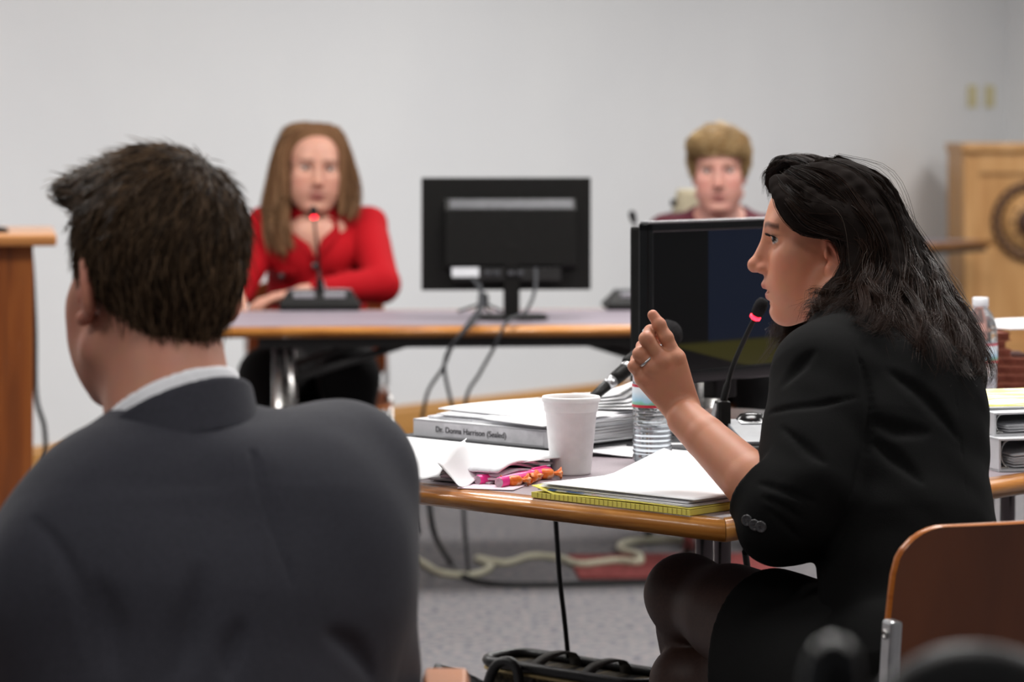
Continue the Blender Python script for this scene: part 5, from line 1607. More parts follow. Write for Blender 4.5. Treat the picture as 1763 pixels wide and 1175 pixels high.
def guide_strands(guides, n, m, spread, rng, wave=0.004, wfreq=2.2, tip_spread=1.2, locks=150):
    """strands that follow hand placed guide curves (each a list of points)"""
    G = []
    for g in guides:
        pp = smooth_path(g, 8)
        L = np.array([tuple(p) for p in pp], np.float32)
        s = np.concatenate([[0], np.cumsum(np.linalg.norm(np.diff(L, axis=0), axis=1))]); s /= s[-1]
        u = np.linspace(0, 1, m)
        G.append(np.stack([np.interp(u, s, L[:, k]) for k in range(3)], 1))
    G = np.array(G)
    k = len(G)
    nl = locks
    lg = rng.rand(nl) * (k - 1); loff = rng.normal(size=(nl, 1, 3)) * spread
    lph = rng.rand(nl, 1, 3) * 6.3; lw = rng.rand(nl, 1, 1)
    li = rng.randint(0, nl, n)
    gi = (lg[li] + rng.normal(size=n) * 0.10).clip(0, k - 1.001)
    i0 = np.floor(gi).astype(int).clip(0, k - 2); fr = (gi - i0)[:, None, None]
    C = G[i0] * (1 - fr) + G[i0 + 1] * fr
    u = np.linspace(0, 1, m)[None, :, None]
    off = loff[li] + rng.normal(size=(n, 1, 3)) * spread * 0.38
    C = C + off * (0.35 + tip_spread * u)
    amp = wave * (0.2 + 1.3 * u) * (0.5 + lw[li])
    C = C + amp * np.sin(2 * math.pi * wfreq * (0.85 + 0.3 * lw[li]) * u + lph[li])
    cut = (0.82 + 0.18 * rng.rand(n, 1, 1))
    # shorten some strands by resampling
    idx = (np.linspace(0, 1, m)[None, :] * (m - 1) * cut[:, :, 0])
    a = np.floor(idx).astype(int).clip(0, m - 2); w = (idx - a)[:, :, None]
    r = np.arange(n)[:, None]
    return C[r, a] * (1 - w) + C[r, a + 1] * w

def shoe(S, ankle, d):
    a = Vector(ankle); d = Vector((d[0], d[1], 0)).normalized()
    h = Vector((a.x, a.y, 0))
    S.add(cone(h - d * 0.035 + Vector((0, 0, 0.032)), h + d * 0.05 + Vector((0, 0, 0.034)), 0.031, 0.034), 0.02)
    S.add(cone(h + d * 0.05 + Vector((0, 0, 0.032)), h + d * 0.17 + Vector((0, 0, 0.026)), 0.036, 0.024), 0.02)
    S.add(cone(h + Vector((0, 0, 0.04)), a + Vector((0, 0, 0.02)), 0.034, 0.036), 0.02)
    S.cut(half((0, 0, 0.001), (0, 0, -1)), 0.004)

# ------------------------------------------------------------------ 1. the woman in black, foreground
def woman_black():
    rng = np.random.RandomState(5)
    tr = Vector((0.8, 0.6, 0)); tf = Vector((-0.6, 0.8, 0))
    Ho = Vector((0.463, 4.30, 1.074)); hf = (-0.998, 0.03)
    HR = head_frame(hf, roll=0.0, pitch=math.radians(-2))
    base = (0.56, 3.86, 0.0)
    sp = [((0.555, 3.85, 0.50), 0.165, 0.12), ((0.55, 3.88, 0.58), 0.155, 0.11), ((0.535, 3.94, 0.70), 0.138, 0.10),
          ((0.52, 4.02, 0.81), 0.15, 0.105), ((0.512, 4.085, 0.895), 0.155, 0.092), ((0.505, 4.125, 0.945), 0.10, 0.066)]
    shL, elL, wrL = Vector((0.424, 4.02, 0.905)), Vector((0.367, 3.87, 0.737)), P(1181, 722, 4.03)
    shR, elR, wrR = Vector((0.615, 4.175, 0.90)), Vector((0.60, 4.38, 0.80)), Vector((0.50, 4.54, 0.772))
    hipL, knL, anL = Vector((0.487, 3.80, 0.53)), P(1187, 1027, 4.2), Vector((0.32, 4.46, 0.20))
    hipR, knR, anR = Vector((0.625, 3.905, 0.52)), P(1196, 1180, 4.2), Vector((0.335, 4.20, 0.09))
    # ---- skin: torso core, neck, head, arms, hands, legs
    core = SDF()
    core.add(sweep([(c, tr, a - 0.02, b - 0.02) for c, a, b in sp]))
    core.add(cone((0.505, 4.13, 0.945), Ho + HR @ Vector((0, -0.02, -0.05)), 0.054, 0.05), 0.03)
    for sh, el, wr in ((shL, elL, wrL), (shR, elR, wrR)):
        core.chain([sh, el] if sh is shL else [sh, el, wr], [0.046, 0.036, 0.027], 0.015)
    for hip, kn, an in ((hipL, knL, anL), (hipR, knR, anR)):
        core.chain([hip, kn, an], [0.076, 0.052, 0.032], 0.02)
        core.add(cone(kn.lerp(an, 0.15), kn.lerp(an, 0.6), 0.045, 0.042), 0.02)
    parts = [surface(core, (0.10, 3.65, 0.06), (0.82, 4.75, 1.08), 0.009)]
    hd = head_sdf(mouth_open=1.0, slim=1.02)
    H = SDF(); H.add(placed(hd, Ho, HR)); H.add(cone((0.505, 4.13, 0.945), Ho + HR @ Vector((0, -0.02, -0.045)), 0.056, 0.05), 0.02)
    Hm = surface(H, (Ho.x - 0.15, Ho.y - 0.13, 0.93), (Ho.x + 0.13, Ho.y + 0.14, Ho.z + 0.15), 0.0021)
    parts.append(Hm)
    # left hand: index finger raised, the others folded, back of the hand towards the camera
    D0 = 4.05
    K = lambda x, y, dz=0.0: P(x, y, D0 + dz)
    hand = SDF()
    wr0 = wrL
    hand.chain([elL, elL.lerp(wrL, 0.35), elL.lerp(wrL, 0.8), wrL], [0.0385, 0.0385, 0.0300, 0.0265], 0.003)
    mcps = [K(1163, 618, 0.0), K(1142, 622, -0.006), K(1124, 634, -0.002), K(1108, 652, 0.006)]
    wb = [K(1188, 705), K(1181, 708), K(1174, 712), K(1168, 716)]
    for a, b, r in zip(wb, mcps, (0.0150, 0.0148, 0.0140, 0.0130)):
        hand.add(cone(a, b, 0.0150, r), 0.010)
    hand.add(cone(K(1180, 695, 0.016), K(1171, 655, 0.022), 0.018, 0.015), 0.012)                 # thumb ball
    fing = [([mcps[0], K(1147, 582, 0.002), K(1135, 559, 0.004), K(1124, 543, 0.008)], (0.0112, 0.0094, 0.0086, 0.0076)),
            ([mcps[1], K(1113, 584, -0.008), K(1120, 571, 0.016), K(1138, 584, 0.030)], (0.0110, 0.0098, 0.0086, 0.0076)),
            ([mcps[2], K(1101, 610, -0.004), K(1106, 597, 0.018), K(1124, 606, 0.032)], (0.0105, 0.0090, 0.0082, 0.0074)),
            ([mcps[3], K(1092, 631, 0.004), K(1096, 619, 0.022), K(1112, 624, 0.034)], (0.0095, 0.0082, 0.0075, 0.0068)),
            ([K(1173, 665, 0.022), K(1162, 636, 0.036), K(1145, 618, 0.048), K(1130, 608, 0.052)], (0.0135, 0.0115, 0.0100, 0.0082))]
    for pts, rs in fing:
        F = SDF(); F.chain(pts, rs, 0.0025); hand.add(F, 0.0035)
    for a, b in zip(wb, mcps):                                                                      # tendons / knuckles
        hand.add(ball(b + Vector((0, -0.0065, 0.0)), 0.0090), 0.006)
    for i, (pts, rs) in enumerate(fing[:4]):                                                        # knuckle joints
        for j in (1, 2): hand.add(ball(pts[j] + Vector((0, -0.0012, 0)), rs[j] * 1.03), 0.004)
    HM = surface(hand, (0.12, 3.78, 0.66), (0.42, 4.18, 1.02), 0.002)
    parts.append(HM)
    V, Q = merge(parts)
    col = skin_colors(V, Ho, HR, 1.0, (190, 128, 100), (164, 84, 74), (36, 25, 22), (186, 100, 76), (200, 102, 84), 1.0)
    # warm the knuckles and finger tips slightly
    for pts, rs in fing:
        w = np.exp(-(((V - A(pts[-1])) / 0.012) ** 2).sum(1))[:, None] * 0.35
        col = col * (1 - w) + np.array(lin((206, 120, 98)), np.float32) * w
    body = np_mesh('person', V, Q, M['skin'], None, base, col)
    body.location = base
    tag(body, 'woman in black blazer with long dark hair raising her index finger', 'person')
    eyes(Ho, HR, 1.0, body, base, (52, 32, 22), (-0.55, 1, 0.0))
    # eyelashes, near eye
    for s in (-1, 1):
        m = MB()
        for k in range(12):
            u = k / 11
            a0 = Vector((s * (0.026 + 0.022 * u), (0.0875 - 0.009 * u * u) * YS, 0.0252 - 0.001 * (u - 0.4) ** 2 * 10))
            a1 = a0 + Vector((s * 0.003 * u, 0.006, 0.0022)); a2 = a1 + Vector((s * 0.001, 0.0022, 0.0026))
            m.tube([Ho + HR @ a0, Ho + HR @ a1, Ho + HR @ a2], [0.0005, 0.0004, 0.0001], 4)
        m.build('eyelashes', M['black_plastic'], body, base)
    # ring on the ring finger
    p0 = mcps[2].lerp(K(1101, 610, -0.004), 0.52); axr = (K(1101, 610, -0.004) - mcps[2]).normalized()
    q = axr.to_track_quat('Z', 'Y').to_matrix()
    m = MB(); m.lathe([(0.0104, -0.0016), (0.0113, -0.0016), (0.0115, 0.0), (0.0113, 0.0016), (0.0104, 0.0016)], 28, p0, q, False, False)
    m.build('finger_ring', M['alu'], body, base)
    # ---- stockings
    S = SDF()
    for hip, kn, an in ((hipL, knL, anL), (hipR, knR, anR)):
        L_ = SDF(); L_.chain([hip, kn, an], [0.079, 0.0555, 0.0345], 0.02)
        L_.add(cone(kn.lerp(an, 0.15), kn.lerp(an, 0.6), 0.048, 0.045), 0.02)
        L_.add(ball(kn + Vector((-0.012, 0.0, 0.004)), 0.050), 0.02)
        L_.add(cone(hip.lerp(kn, 0.2), hip.lerp(kn, 0.75), 0.082, 0.068), 0.03)
        S.add(L_, 0.006)
    V, Q = surface(S, (0.10, 3.68, 0.07), (0.74, 4.6, 0.66), 0.005)
    np_mesh('stockings', V, Q, M['stocking'], body, base)
    for an, dd in ((anL, (-0.5, 0.85)), (anR, (-0.6, 0.8))):
        S = SDF(); d = Vector((dd[0], dd[1], 0)).normalized()
        a = Vector(an)
        if an is anL:
            S.add(cone(a + Vector((0, 0, -0.0)), a + d * 0.03 + Vector((0, 0, -0.045)), 0.037, 0.034)); S.add(cone(a + d * 0.02 + Vector((0, 0, -0.045)), a + d * 0.16 + Vector((0, 0, -0.11)), 0.034, 0.022), 0.02)
            lo, hi = a + Vector((-0.25, -0.1, -0.2)), a + Vector((0.15, 0.3, 0.1))
        else:
            shoe(S, a, d); lo, hi = Vector((a.x - 0.25, a.y - 0.12, -0.01)), Vector((a.x + 0.15, a.y + 0.28, 0.2))
        V, Q = surface(S, lo, hi, 0.006); np_mesh('shoe', V, Q, M['shoe'], body, base)
    # ---- skirt
    S = SDF()
    tL, tR = 0.60, 0.62
    S.add(cone(hipL + Vector((0, 0, 0.0)), hipL.lerp(knL, 0.9), 0.098, 0.080))
    S.add(cone(hipR + Vector((0, 0, 0.0)), hipR.lerp(knR, 0.9), 0.098, 0.085), 0.08)
    S.add(cone(hipL.lerp(knL, 0.1) - Vector((0, 0, 0.03)), hipL.lerp(knL, 0.85) - Vector((0.0, 0.02, 0.085)), 0.085, 0.062), 0.06)
    S.add(sweep([((0.555, 3.84, 0.48), tr, 0.165, 0.12), ((0.55, 3.87, 0.58), tr, 0.14, 0.10)]), 0.05)
    ax = (knL - hipL).normalized()
    S.disp(lambda p: 0.003 * snoise(p, 16, 4))
    S.cut(half(hipL.lerp(knL, 0.60) , (ax + Vector((0, 0, 0.12))).normalized()), 0.006)
    S.cut(half((0, 0, 0.418), (0, 0, -1)), 0.01)
    V, Q = surface(S, (0.20, 3.62, 0.38), (0.82, 4.25, 0.78), 0.006)
    np_mesh('skirt', V, Q, M['black_skirt'], body, base)
    # ---- blazer
    J = SDF()
    J.add(sweep([((0.56, 3.83, 0.45), tr, 0.215, 0.165), ((0.555, 3.85, 0.52), tr, 0.195, 0.145)] + [(c, tr, a, b) for c, a, b in sp[1:]]))
    J.add(cone((0.51, 4.12, 0.93), shL + Vector((0.01, 0.0, 0.012)), 0.052, 0.058), 0.035)
    J.add(cone((0.51, 4.12, 0.93), shR, 0.052, 0.06), 0.035)
    J.add(ell((0.575, 4.05, 0.86), (0.10, 0.06, 0.09), np.array(frame(tf))), 0.05)                     # shoulder blade
    A_ = SDF()
    cu = elL.lerp(wrL, 0.34)
    A_.add(cone(shL, elL, 0.063, 0.057))
    A_.add(cone(shL + Vector((0.02, -0.02, 0)), elL + Vector((0.04, 0.0, 0.035)), 0.058, 0.052), 0.03)
    fdir = (wrL - elL).normalized()
    Cf = SDF()
    Cf.add(cone(elL, cu, 0.060, 0.051))
    Cf.add(cone(elL + Vector((0.0, 0.0, -0.005)), P(1322, 918, 3.86), 0.05, 0.034), 0.03)
    Cf.cut(half(elL.lerp(wrL, 0.225), (fdir + Vector((0.2, 0, -0.1))).normalized()), 0.003)
    A_.add(Cf, 0.02)
    J.add(A_, 0.018)
    B_ = SDF(); B_.chain([shR, elR, elR.lerp(wrR, 0.6)], [0.064, 0.054, 0.045], 0.02); J.add(B_, 0.02)
    # creases: armhole seam, sleeve folds, elbow gathers
    MARGIN[0] = 0.05
    def crease(px, r, k):
        pts = []
        for (x, y) in px:                     # lay the crease on the cloth
            ray = np.array([tuple(P(x, y, d)) for d in np.linspace(3.5, 4.4, 500)], np.float32)
            dv = J(ray); i = int(np.argmax(dv < 0))
            if dv.min() < 0: pts.append(Vector(ray[i]))
        if len(pts) > 1:
            pp = smooth_path(pts, 5); S_ = SDF(); S_.chain(pp, [-0.85 * k + (r + 0.85 * k) * math.sin(math.pi * (j + 0.5) / len(pp)) ** 0.6 for j in range(len(pp))], 0.002); return S_, k
    cr = [([(1440, 570), (1480, 625), (1497, 690), (1494, 760), (1470, 840), (1440, 900)], 0.0022, 0.012),
          ([(1322, 712), (1370, 702), (1420, 696), (1478, 684)], 0.0018, 0.010),
          ([(1348, 662), (1372, 634), (1402, 606)], 0.003, 0.018),
          ([(1305, 832), (1350, 846), (1410, 868)], 0.0018, 0.010), ([(1312, 856), (1350, 874), (1395, 905)], 0.0016, 0.010),
          ([(1320, 876), (1350, 902), (1385, 935)], 0.0016, 0.010), ([(1345, 735), (1385, 770), (1420, 800)], 0.0012, 0.016),
          ([(1505, 762), (1545, 792), (1590, 835)], 0.002, 0.02), ([(1500, 722), (1545, 740), (1600, 744)], 0.002, 0.02),
          ([(1530, 640), (1600, 690), (1650, 760)], 0.0015, 0.024), ([(1640, 660), (1655, 780), (1665, 900)], 0.0006, 0.005)]
    for c_ in [crease(*q_) for q_ in cr]:
        if c_: J.sub(*c_)
    J.disp(lambda p: 0.0022 * snoise(p, 22, 9) + 0.0012 * snoise(p, 48, 2))
    # neckline at front: V opening
    V, Q = surface(J, (0.22, 3.62, 0.40), (0.82, 4.62, 1.03), 0.0042)
    np_mesh('blazer', V, Q, M['black_suit'], body, base)
    # stand collar round the nape
    S = SDF()
    ca = Vector((0.505, 4.135, 0.935)); cb = ca + Vector((-0.035, 0.06, 0.07))
    S.add(cone(ca, cb, 0.082, 0.070)); S.sub(cone(ca - Vector((0, 0, 0.05)), cb + Vector((-0.02, 0.03, 0.03)), 0.075, 0.064), 0.002)
    S.cut(half(ca + (cb - ca) * 0.62, (cb - ca).normalized()), 0.004); S.cut(half(ca, (ca - cb).normalized()), 0.004)
    V, Q = surface(S, ca - Vector((0.12, 0.12, 0.08)), ca + Vector((0.12, 0.14, 0.14)), 0.004)
    np_mesh('collar', V, Q, M['black_suit'], body, base)
    # cuff buttons
    for (x, y) in ((1287, 896), (1300, 904), (1311, 907)):
        d_ = 3.86
        p = P(x, y, d_)
        # push on to the sleeve surface
        pts = np.array([tuple(P(x, y, dd)) for dd in np.linspace(3.72, 3.95, 160)], np.float32)
        dv = J(pts); hit = np.argmax(dv < 0.0005)
        p = Vector(pts[hit]) if dv.min() < 0.0005 else p
        nrm = Vector((-0.45, -0.88, -0.1)).normalized()
        q = nrm.to_track_quat('Z', 'Y').to_matrix()
        m = MB(); m.lathe([(0.0072, 0.0), (0.0078, 0.0012), (0.0078, 0.0026), (0.0066, 0.0034), (0.0058, 0.0026), (0.001, 0.0024)], 24, p, q)
        for a in range(4):
            m.tube([p + q @ Vector((0.0018 * math.cos(a * 1.57 + .8), 0.0018 * math.sin(a * 1.57 + .8), 0.0024)), p + q @ Vector((0.0018 * math.cos(a * 1.57 + .8), 0.0018 * math.sin(a * 1.57 + .8), 0.0031))], 0.0007, 6)
        m.build('cuff_button', M['button'], body, base)
    # ---- hair
    guides = [
        [P(1333, 316, 4.262), P(1346, 345, 4.228), P(1373, 382, 4.216), P(1412, 394, 4.212), P(1464, 404, 4.2), P(1472, 448, 4.185), P(1440, 490, 4.17), P(1412, 522, 4.14), P(1388, 548, 4.11)],
        [P(1338, 312, 4.265), P(1360, 345, 4.225), P(1400, 366, 4.21), P(1448, 378, 4.2), P(1482, 425, 4.185), P(1476, 478, 4.17), P(1445, 520, 4.12), P(1408, 550, 4.07)],
        [P(1352, 302, 4.27), P(1400, 335, 4.225), P(1450, 378, 4.2), P(1482, 435, 4.18), P(1480, 500, 4.14), P(1462, 545, 4.07), P(1450, 556, 4.03)],
        [P(1375, 292, 4.275), P(1432, 318, 4.228), P(1485, 375, 4.2), P(1506, 445, 4.175), P(1502, 515, 4.12), P(1492, 562, 4.04), P(1488, 580, 4.01)],
        [P(1395, 287, 4.28), P(1460, 308, 4.235), P(1512, 370, 4.21), P(1532, 450, 4.175), P(1535, 525, 4.11), P(1545, 585, 4.02), P(1555, 605, 3.995)],
        [P(1415, 283, 4.285), P(1488, 310, 4.245), P(1535, 380, 4.22), P(1556, 460, 4.18), P(1570, 540, 4.1), P(1592, 610, 4.01), P(1605, 640, 3.985)],
        [P(1430, 281, 4.295), P(1505, 315, 4.265), P(1550, 390, 4.245), P(1578, 470, 4.2), P(1600, 550, 4.12), P(1628, 620, 4.04), P(1640, 650, 4.0)],
        [P(1440, 281, 4.31), P(1515, 318, 4.29), P(1557, 395, 4.27), P(1597, 475, 4.22), P(1632, 550, 4.15), P(1660, 615, 4.08), P(1668, 655, 4.03)],
        [P(1445, 282, 4.33), P(1518, 322, 4.325), P(1560, 400, 4.31), P(1610, 485, 4.26), P(1655, 555, 4.19), P(1684, 615, 4.12), P(1692, 648, 4.08)],
        [P(1445, 284, 4.36), P(1512, 325, 4.37), P(1552, 405, 4.355), P(1604, 490, 4.31), P(1650, 565, 4.24), P(1676, 625, 4.18), P(1682, 650, 4.14)],
        [P(1430, 286, 4.38), P(1490, 330, 4.40), P(1530, 410, 4.39), P(1570, 490, 4.36), P(1610, 565, 4.29), P(1640, 625, 4.24)],
        [P(1400, 290, 4.36), P(1440, 340, 4.405), P(1470, 420, 4.405), P(1490, 500, 4.38), P(1500, 560, 4.33)],
        [P(1370, 290, 4.34), P(1390, 340, 4.395), P(1410, 420, 4.405), P(1410, 500, 4.39), P(1380, 560, 4.37), P(1352, 610, 4.34)],
        [P(1355, 292, 4.33), P(1360, 330, 4.38), P(1385, 420, 4.40), P(1390, 500, 4.39), P(1362, 552, 4.36), P(1340, 600, 4.33)]]
    front = [[P(1375, 284, 4.30), P(1350, 276, 4.315), P(1330, 284, 4.34), P(1322, 300, 4.36), P(1321, 318, 4.375)],
             [P(1395, 281, 4.31), P(1360, 274, 4.33), P(1336, 282, 4.355), P(1326, 302, 4.375), P(1327, 330, 4.385)],
             [P(1415, 279, 4.32), P(1380, 274, 4.34), P(1350, 284, 4.37), P(1340, 315, 4.39), P(1345, 360, 4.40)],
             [P(1430, 278, 4.32), P(1400, 278, 4.36), P(1375, 300, 4.39), P(1365, 340, 4.40), P(1375, 400, 4.405)]]
    Bs = SDF()
    cap = SDF()
    cap.add(ell((0, -0.014, 0.044), (0.0765, 0.0965, 0.0885)))
    # keep the cap off the face: cut in front of the hairline and round the ear
    def hairline(q):
        z, y = q[:, 2], q[:, 1]
        return (y - (0.018 + 0.62 * (z - 0.03))) * 0.8
    cap.cut(hairline, 0.006)
    cap.sub(ell((-0.085, -0.012, -0.010), (0.03, 0.032, 0.050)), 0.008)
    Bs.add(placed(cap, Ho, HR))
    for i, g in enumerate(guides):
        pp = smooth_path(g, 3)
        pp = pp[:max(4, int(len(pp) * 0.86))]
        n = len(pp)
        rs = [0.002 + 0.012 * math.sin(math.pi * min(1, 0.02 + 0.93 * j / (n - 1))) for j in range(n)]
        if i < 2: rs = [0.005 + 0.009 * min(1, 1.3 * j / (n - 1)) * (1 if j < n * 0.8 else 0.7) for j in range(n)]
        if i >= 12: rs = [r * 0.7 for r in rs]
        C_ = SDF(); C_.chain(pp, rs, 0.006); Bs.add(C_, 0.016)
    for g in front:
        pp = smooth_path(g, 3); C_ = SDF(); C_.chain(pp, [0.0045] * len(pp), 0.004); Bs.add(C_, 0.008)
    Bs.disp(lambda p: 0.0022 * snoise(p, 60, 3))
    V, Q = surface(Bs, (0.33, 3.95, 0.85), (0.74, 4.46, 1.23), 0.004)
    HC_ = [(V, Q, flat_col(len(V), (26, 21, 19)))]
    dark, light = (15, 12, 11), (46, 32, 25)
    ns, m_ = 12000, 22
    C = guide_strands(guides, ns, m_, 0.0095, rng, 0.0075, 2.9, 0.85, 170)
    Vs, Qs = strand_mesh(C, 0.00055)
    HC_.append((Vs, Qs, strand_cols(ns, m_, 3, dark, light, rng, (92, 86, 82), 0.012, (50, 31, 22))))
    nf = 900
    C = guide_strands(front, nf, 14, 0.005, rng, 0.003, 1.2, 1.0, 40)
    Vs, Qs = strand_mesh(C, 0.0004)
    HC_.append((Vs, Qs, strand_cols(nf, 14, 3, dark, light, rng, (92, 86, 82), 0.03)))
    # wispy flyaways
    C = guide_strands(guides[:11], 260, m_, 0.017, rng, 0.008, 1.7, 0.8, 200)
    Vs, Qs = strand_mesh(C, 0.0003)
    HC_.append((Vs, Qs, strand_cols(260, m_, 3, dark, light, rng, (70, 62, 56), 0.05)))
    hair_obj(HC_, body, base)
    return body
woman_black()

# ------------------------------------------------------------------ 2. the man in the suit, seen from behind
def man_suit():
    rng = np.random.RandomState(11)
    base = (-0.33, 2.95, 0.0)
    sc = 1.09
    Ho = Vector((-0.383, 3.10, 1.074)); HR = head_frame((-0.52, 0.854), roll=math.radians(3), pitch=math.radians(-6))
    tr = Vector((0.86, 0.51, 0)); tf = Vector((-0.51, 0.86, 0))
    nb = Vector((-0.350, 3.03, 0.922))
    shR, elR, wrR = Vector((-0.182, 3.14, 0.876)), Vector((-0.165, 3.15, 0.66)), Vector((-0.21, 3.38, 0.60))
    shL, elL, wrL = Vector((-0.460, 2.96, 0.812)), Vector((-0.525, 3.03, 0.67)), Vector((-0.45, 3.30, 0.62))
    sp = [((-0.33, 2.90, 0.50), 0.185, 0.14), ((-0.33, 2.92, 0.62), 0.185, 0.135), ((-0.33, 2.97, 0.75), 0.195, 0.135), ((-0.335, 3.01, 0.845), 0.18, 0.115), ((-0.345, 3.03, 0.905), 0.11, 0.075)]
    hips = [(Vector((-0.41, 2.93, 0.53)), Vector((-0.47, 3.36, 0.53)), Vector((-0.48, 3.40, 0.09))), (Vector((-0.24, 2.95, 0.53)), Vector((-0.20, 3.40, 0.53)), Vector((-0.19, 3.45, 0.09)))]
    core = SDF()
    core.add(sweep([(c, tr, a - 0.025, b - 0.025) for c, a, b in sp]))
    skull = Ho + HR @ Vector((0, -0.025, -0.04))
    for sh, el, wr in ((shR, elR, wrR), (shL, elL, wrL)):
        core.chain([sh, el, wr], [0.05, 0.045, 0.032], 0.015)
        add_hand(core, wr, Vector((0.1, 1, -0.25)), Vector((0, 0.2, 1)), -1 if sh is shR else 1, (0.3, 0.4, 0.3), 1.06)
    for hp, kn, an in hips: core.chain([hp, kn, an], [0.085, 0.06, 0.04], 0.02)
    parts = [surface(core, (-0.66, 2.72, 0.05), (0.02, 3.62, 1.0), 0.010)]
    H = SDF(); H.add(placed(head_sdf(0.0, True, 1.08, False, 1.08, 26), Ho, HR, sc))
    H.add(cone(nb, skull, 0.066, 0.060), 0.025)
    H.add(cone(nb + tf * 0.02, Ho + HR @ Vector((0, 0.02, -0.05)), 0.058, 0.050), 0.03)
    parts.append(surface(H, (Ho.x - 0.17, Ho.y - 0.15, 0.92), (Ho.x + 0.15, Ho.y + 0.17, Ho.z + 0.16), 0.0032))
    V, Q = merge(parts)
    col = skin_colors(V, Ho, HR, sc, (186, 128, 106), (170, 96, 88), (60, 44, 34), (190, 104, 88), (196, 98, 82))
    body = np_mesh('person', V, Q, M['skin'], None, base, col); body.location = base
    tag(body, 'man in charcoal suit with short brown hair, seen from behind', 'person')
    eyes(Ho, HR, sc, body, base)
    # jacket
    J = SDF()
    J.add(sweep([((-0.33, 2.88, 0.46), tr, 0.215, 0.165), ((-0.33, 2.90, 0.52), tr, 0.21, 0.16)] + [(c, tr, a, b) for c, a, b in sp[1:]]))
    J.add(cone(nb + Vector((0.005, 0, -0.028)), shR + Vector((0, 0, 0.004)), 0.050, 0.060), 0.04)
    J.add(cone(nb + Vector((-0.005, -0.005, -0.036)), shL + Vector((0, 0, 0.004)), 0.050, 0.062), 0.04)
    J.add(ell((-0.25, 3.0, 0.80), (0.12, 0.08, 0.12), np.array(frame(tf))), 0.06)
    J.add(ell((-0.41, 2.92, 0.78), (0.12, 0.08, 0.12), np.array(frame(tf))), 0.06)
    J.add(cone((-0.245, 3.035, 0.80), (-0.225, 3.06, 0.60), 0.10, 0.10), 0.05)
    J.add(ell((-0.205, 3.07, 0.79), (0.095, 0.088, 0.15), np.array(frame(tf))), 0.06)
    Ar = SDF(); Ar.chain([shR, elR, wrR.lerp(elR, 0.12)], [0.068, 0.060, 0.046], 0.02); J.add(Ar, 0.06)
    Al = SDF(); Al.chain([shL, elL, wrL.lerp(elL, 0.12)], [0.070, 0.062, 0.046], 0.02); J.add(Al, 0.03)
    def crease(px, r, k, front=2.3, back=3.4):
        pts = []
        for (x, y) in px:                     # lay the crease on the cloth
            ray = np.array([tuple(P(x, y, d)) for d in np.linspace(front, back, 500)], np.float32)
            dv = J(ray); i = int(np.argmax(dv < 0))
            if dv.min() < 0: pts.append(Vector(ray[i]))
        if len(pts) > 1:
            pp = smooth_path(pts, 5); S_ = SDF(); S_.chain(pp, [-0.85 * k + (r + 0.85 * k) * math.sin(math.pi * (j + 0.5) / len(pp)) ** 0.6 for j in range(len(pp))], 0.002); J.sub(S_, k)
    MARGIN[0] = 0.05
    cr = [([(55, 890), (95, 935), (130, 1000), (150, 1080), (165, 1170)], 0.003, 0.012),      # left sleeve seam
          ([(345, 980), (335, 1050), (320, 1120), (300, 1172)], 0.002, 0.03),
          ([(412, 725), (440, 800), (470, 900), (500, 1000), (515, 1100)], 0.0015, 0.007),      # centre seam
          ([(560, 1090), (610, 1120), (640, 1170)], 0.002, 0.025), ([(420, 1070), (400, 1120), (390, 1170)], 0.002, 0.025),
          ([(170, 1000), (190, 1080), (195, 1160)], 0.001, 0.03)]
    for px, r_, k_ in cr: crease(px, r_, k_)
    J.disp(lambda p: 0.0018 * snoise(p, 13, 21) + 0.0006 * snoise(p, 40, 7))
    V, Q = surface(J, (-0.66, 2.68, 0.42), (0.02, 3.42, 1.03), 0.0055)
    np_mesh('suit_jacket', V, Q, M['suit'], body, base)
    # shirt collar and jacket collar: tilted bands round the neck
    axn = (skull - nb).normalized()
    tilt = (axn * 0.4 + tf * 0.34 + Vector((-0.22, 0, 0.6))).normalized()
    def band(name, r0, r1, th, z0, z1, mat, hgt):
        S = SDF(); c0 = nb - axn * 0.05; c1 = nb + axn * 0.10
        S.add(cone(c0, c1, r0, r1)); S.sub(cone(c0 - axn * 0.08, c1 + axn * 0.08, r0 - th, r1 - th), 0.001)
        S.cut(half(nb + tilt * z1, tilt), 0.004); S.cut(half(nb + tilt * z0, -tilt), 0.002)
        V, Q = surface(S, nb - Vector((0.14, 0.14, 0.1)), nb + Vector((0.14, 0.14, 0.14)), 0.004)
        return np_mesh(name, V, Q, mat, body, base)
    band('shirt_collar', 0.080, 0.071, 0.008, -0.03, 0.046, M['shirt'], 0)
    band('jacket_collar', 0.094, 0.082, 0.012, -0.030, 0.028, M['suit'], 0)
    # trousers and shoes
    S = SDF()
    S.add(sweep([((-0.33, 2.9, 0.49), tr, 0.19, 0.145), ((-0.33, 2.91, 0.6), tr, 0.18, 0.135)]))
    for hp, kn, an in hips: S.chain([hp, kn, an + Vector((0, 0, 0.0))], [0.096, 0.076, 0.055], 0.03)
    V, Q = surface(S, (-0.62, 2.7, 0.02), (0.0, 3.56, 0.72), 0.011)
    np_mesh('trousers', V, Q, M['suit'], body, base)
    for hp, kn, an in hips:
        S = SDF(); shoe(S, an, (0.0, 1)); V, Q = surface(S, (an.x - 0.1, an.y - 0.12, -0.01), (an.x + 0.1, an.y + 0.26, 0.16), 0.008); np_mesh('shoe', V, Q, M['shoe'], body, base)
    # hair
    cap = SDF()
    cap.add(ell((0, -0.016, 0.048), (0.081, 0.102, 0.094)))
    cap.add(ell((0, 0.03, 0.098), (0.062, 0.066, 0.036)), 0.03)
    cap.add(ell((-0.02, 0.082, 0.105), (0.050, 0.034, 0.020)), 0.025)
    cap.add(cone((0, -0.055, 0.0), (0, -0.045, -0.045), 0.047, 0.040), 0.025)
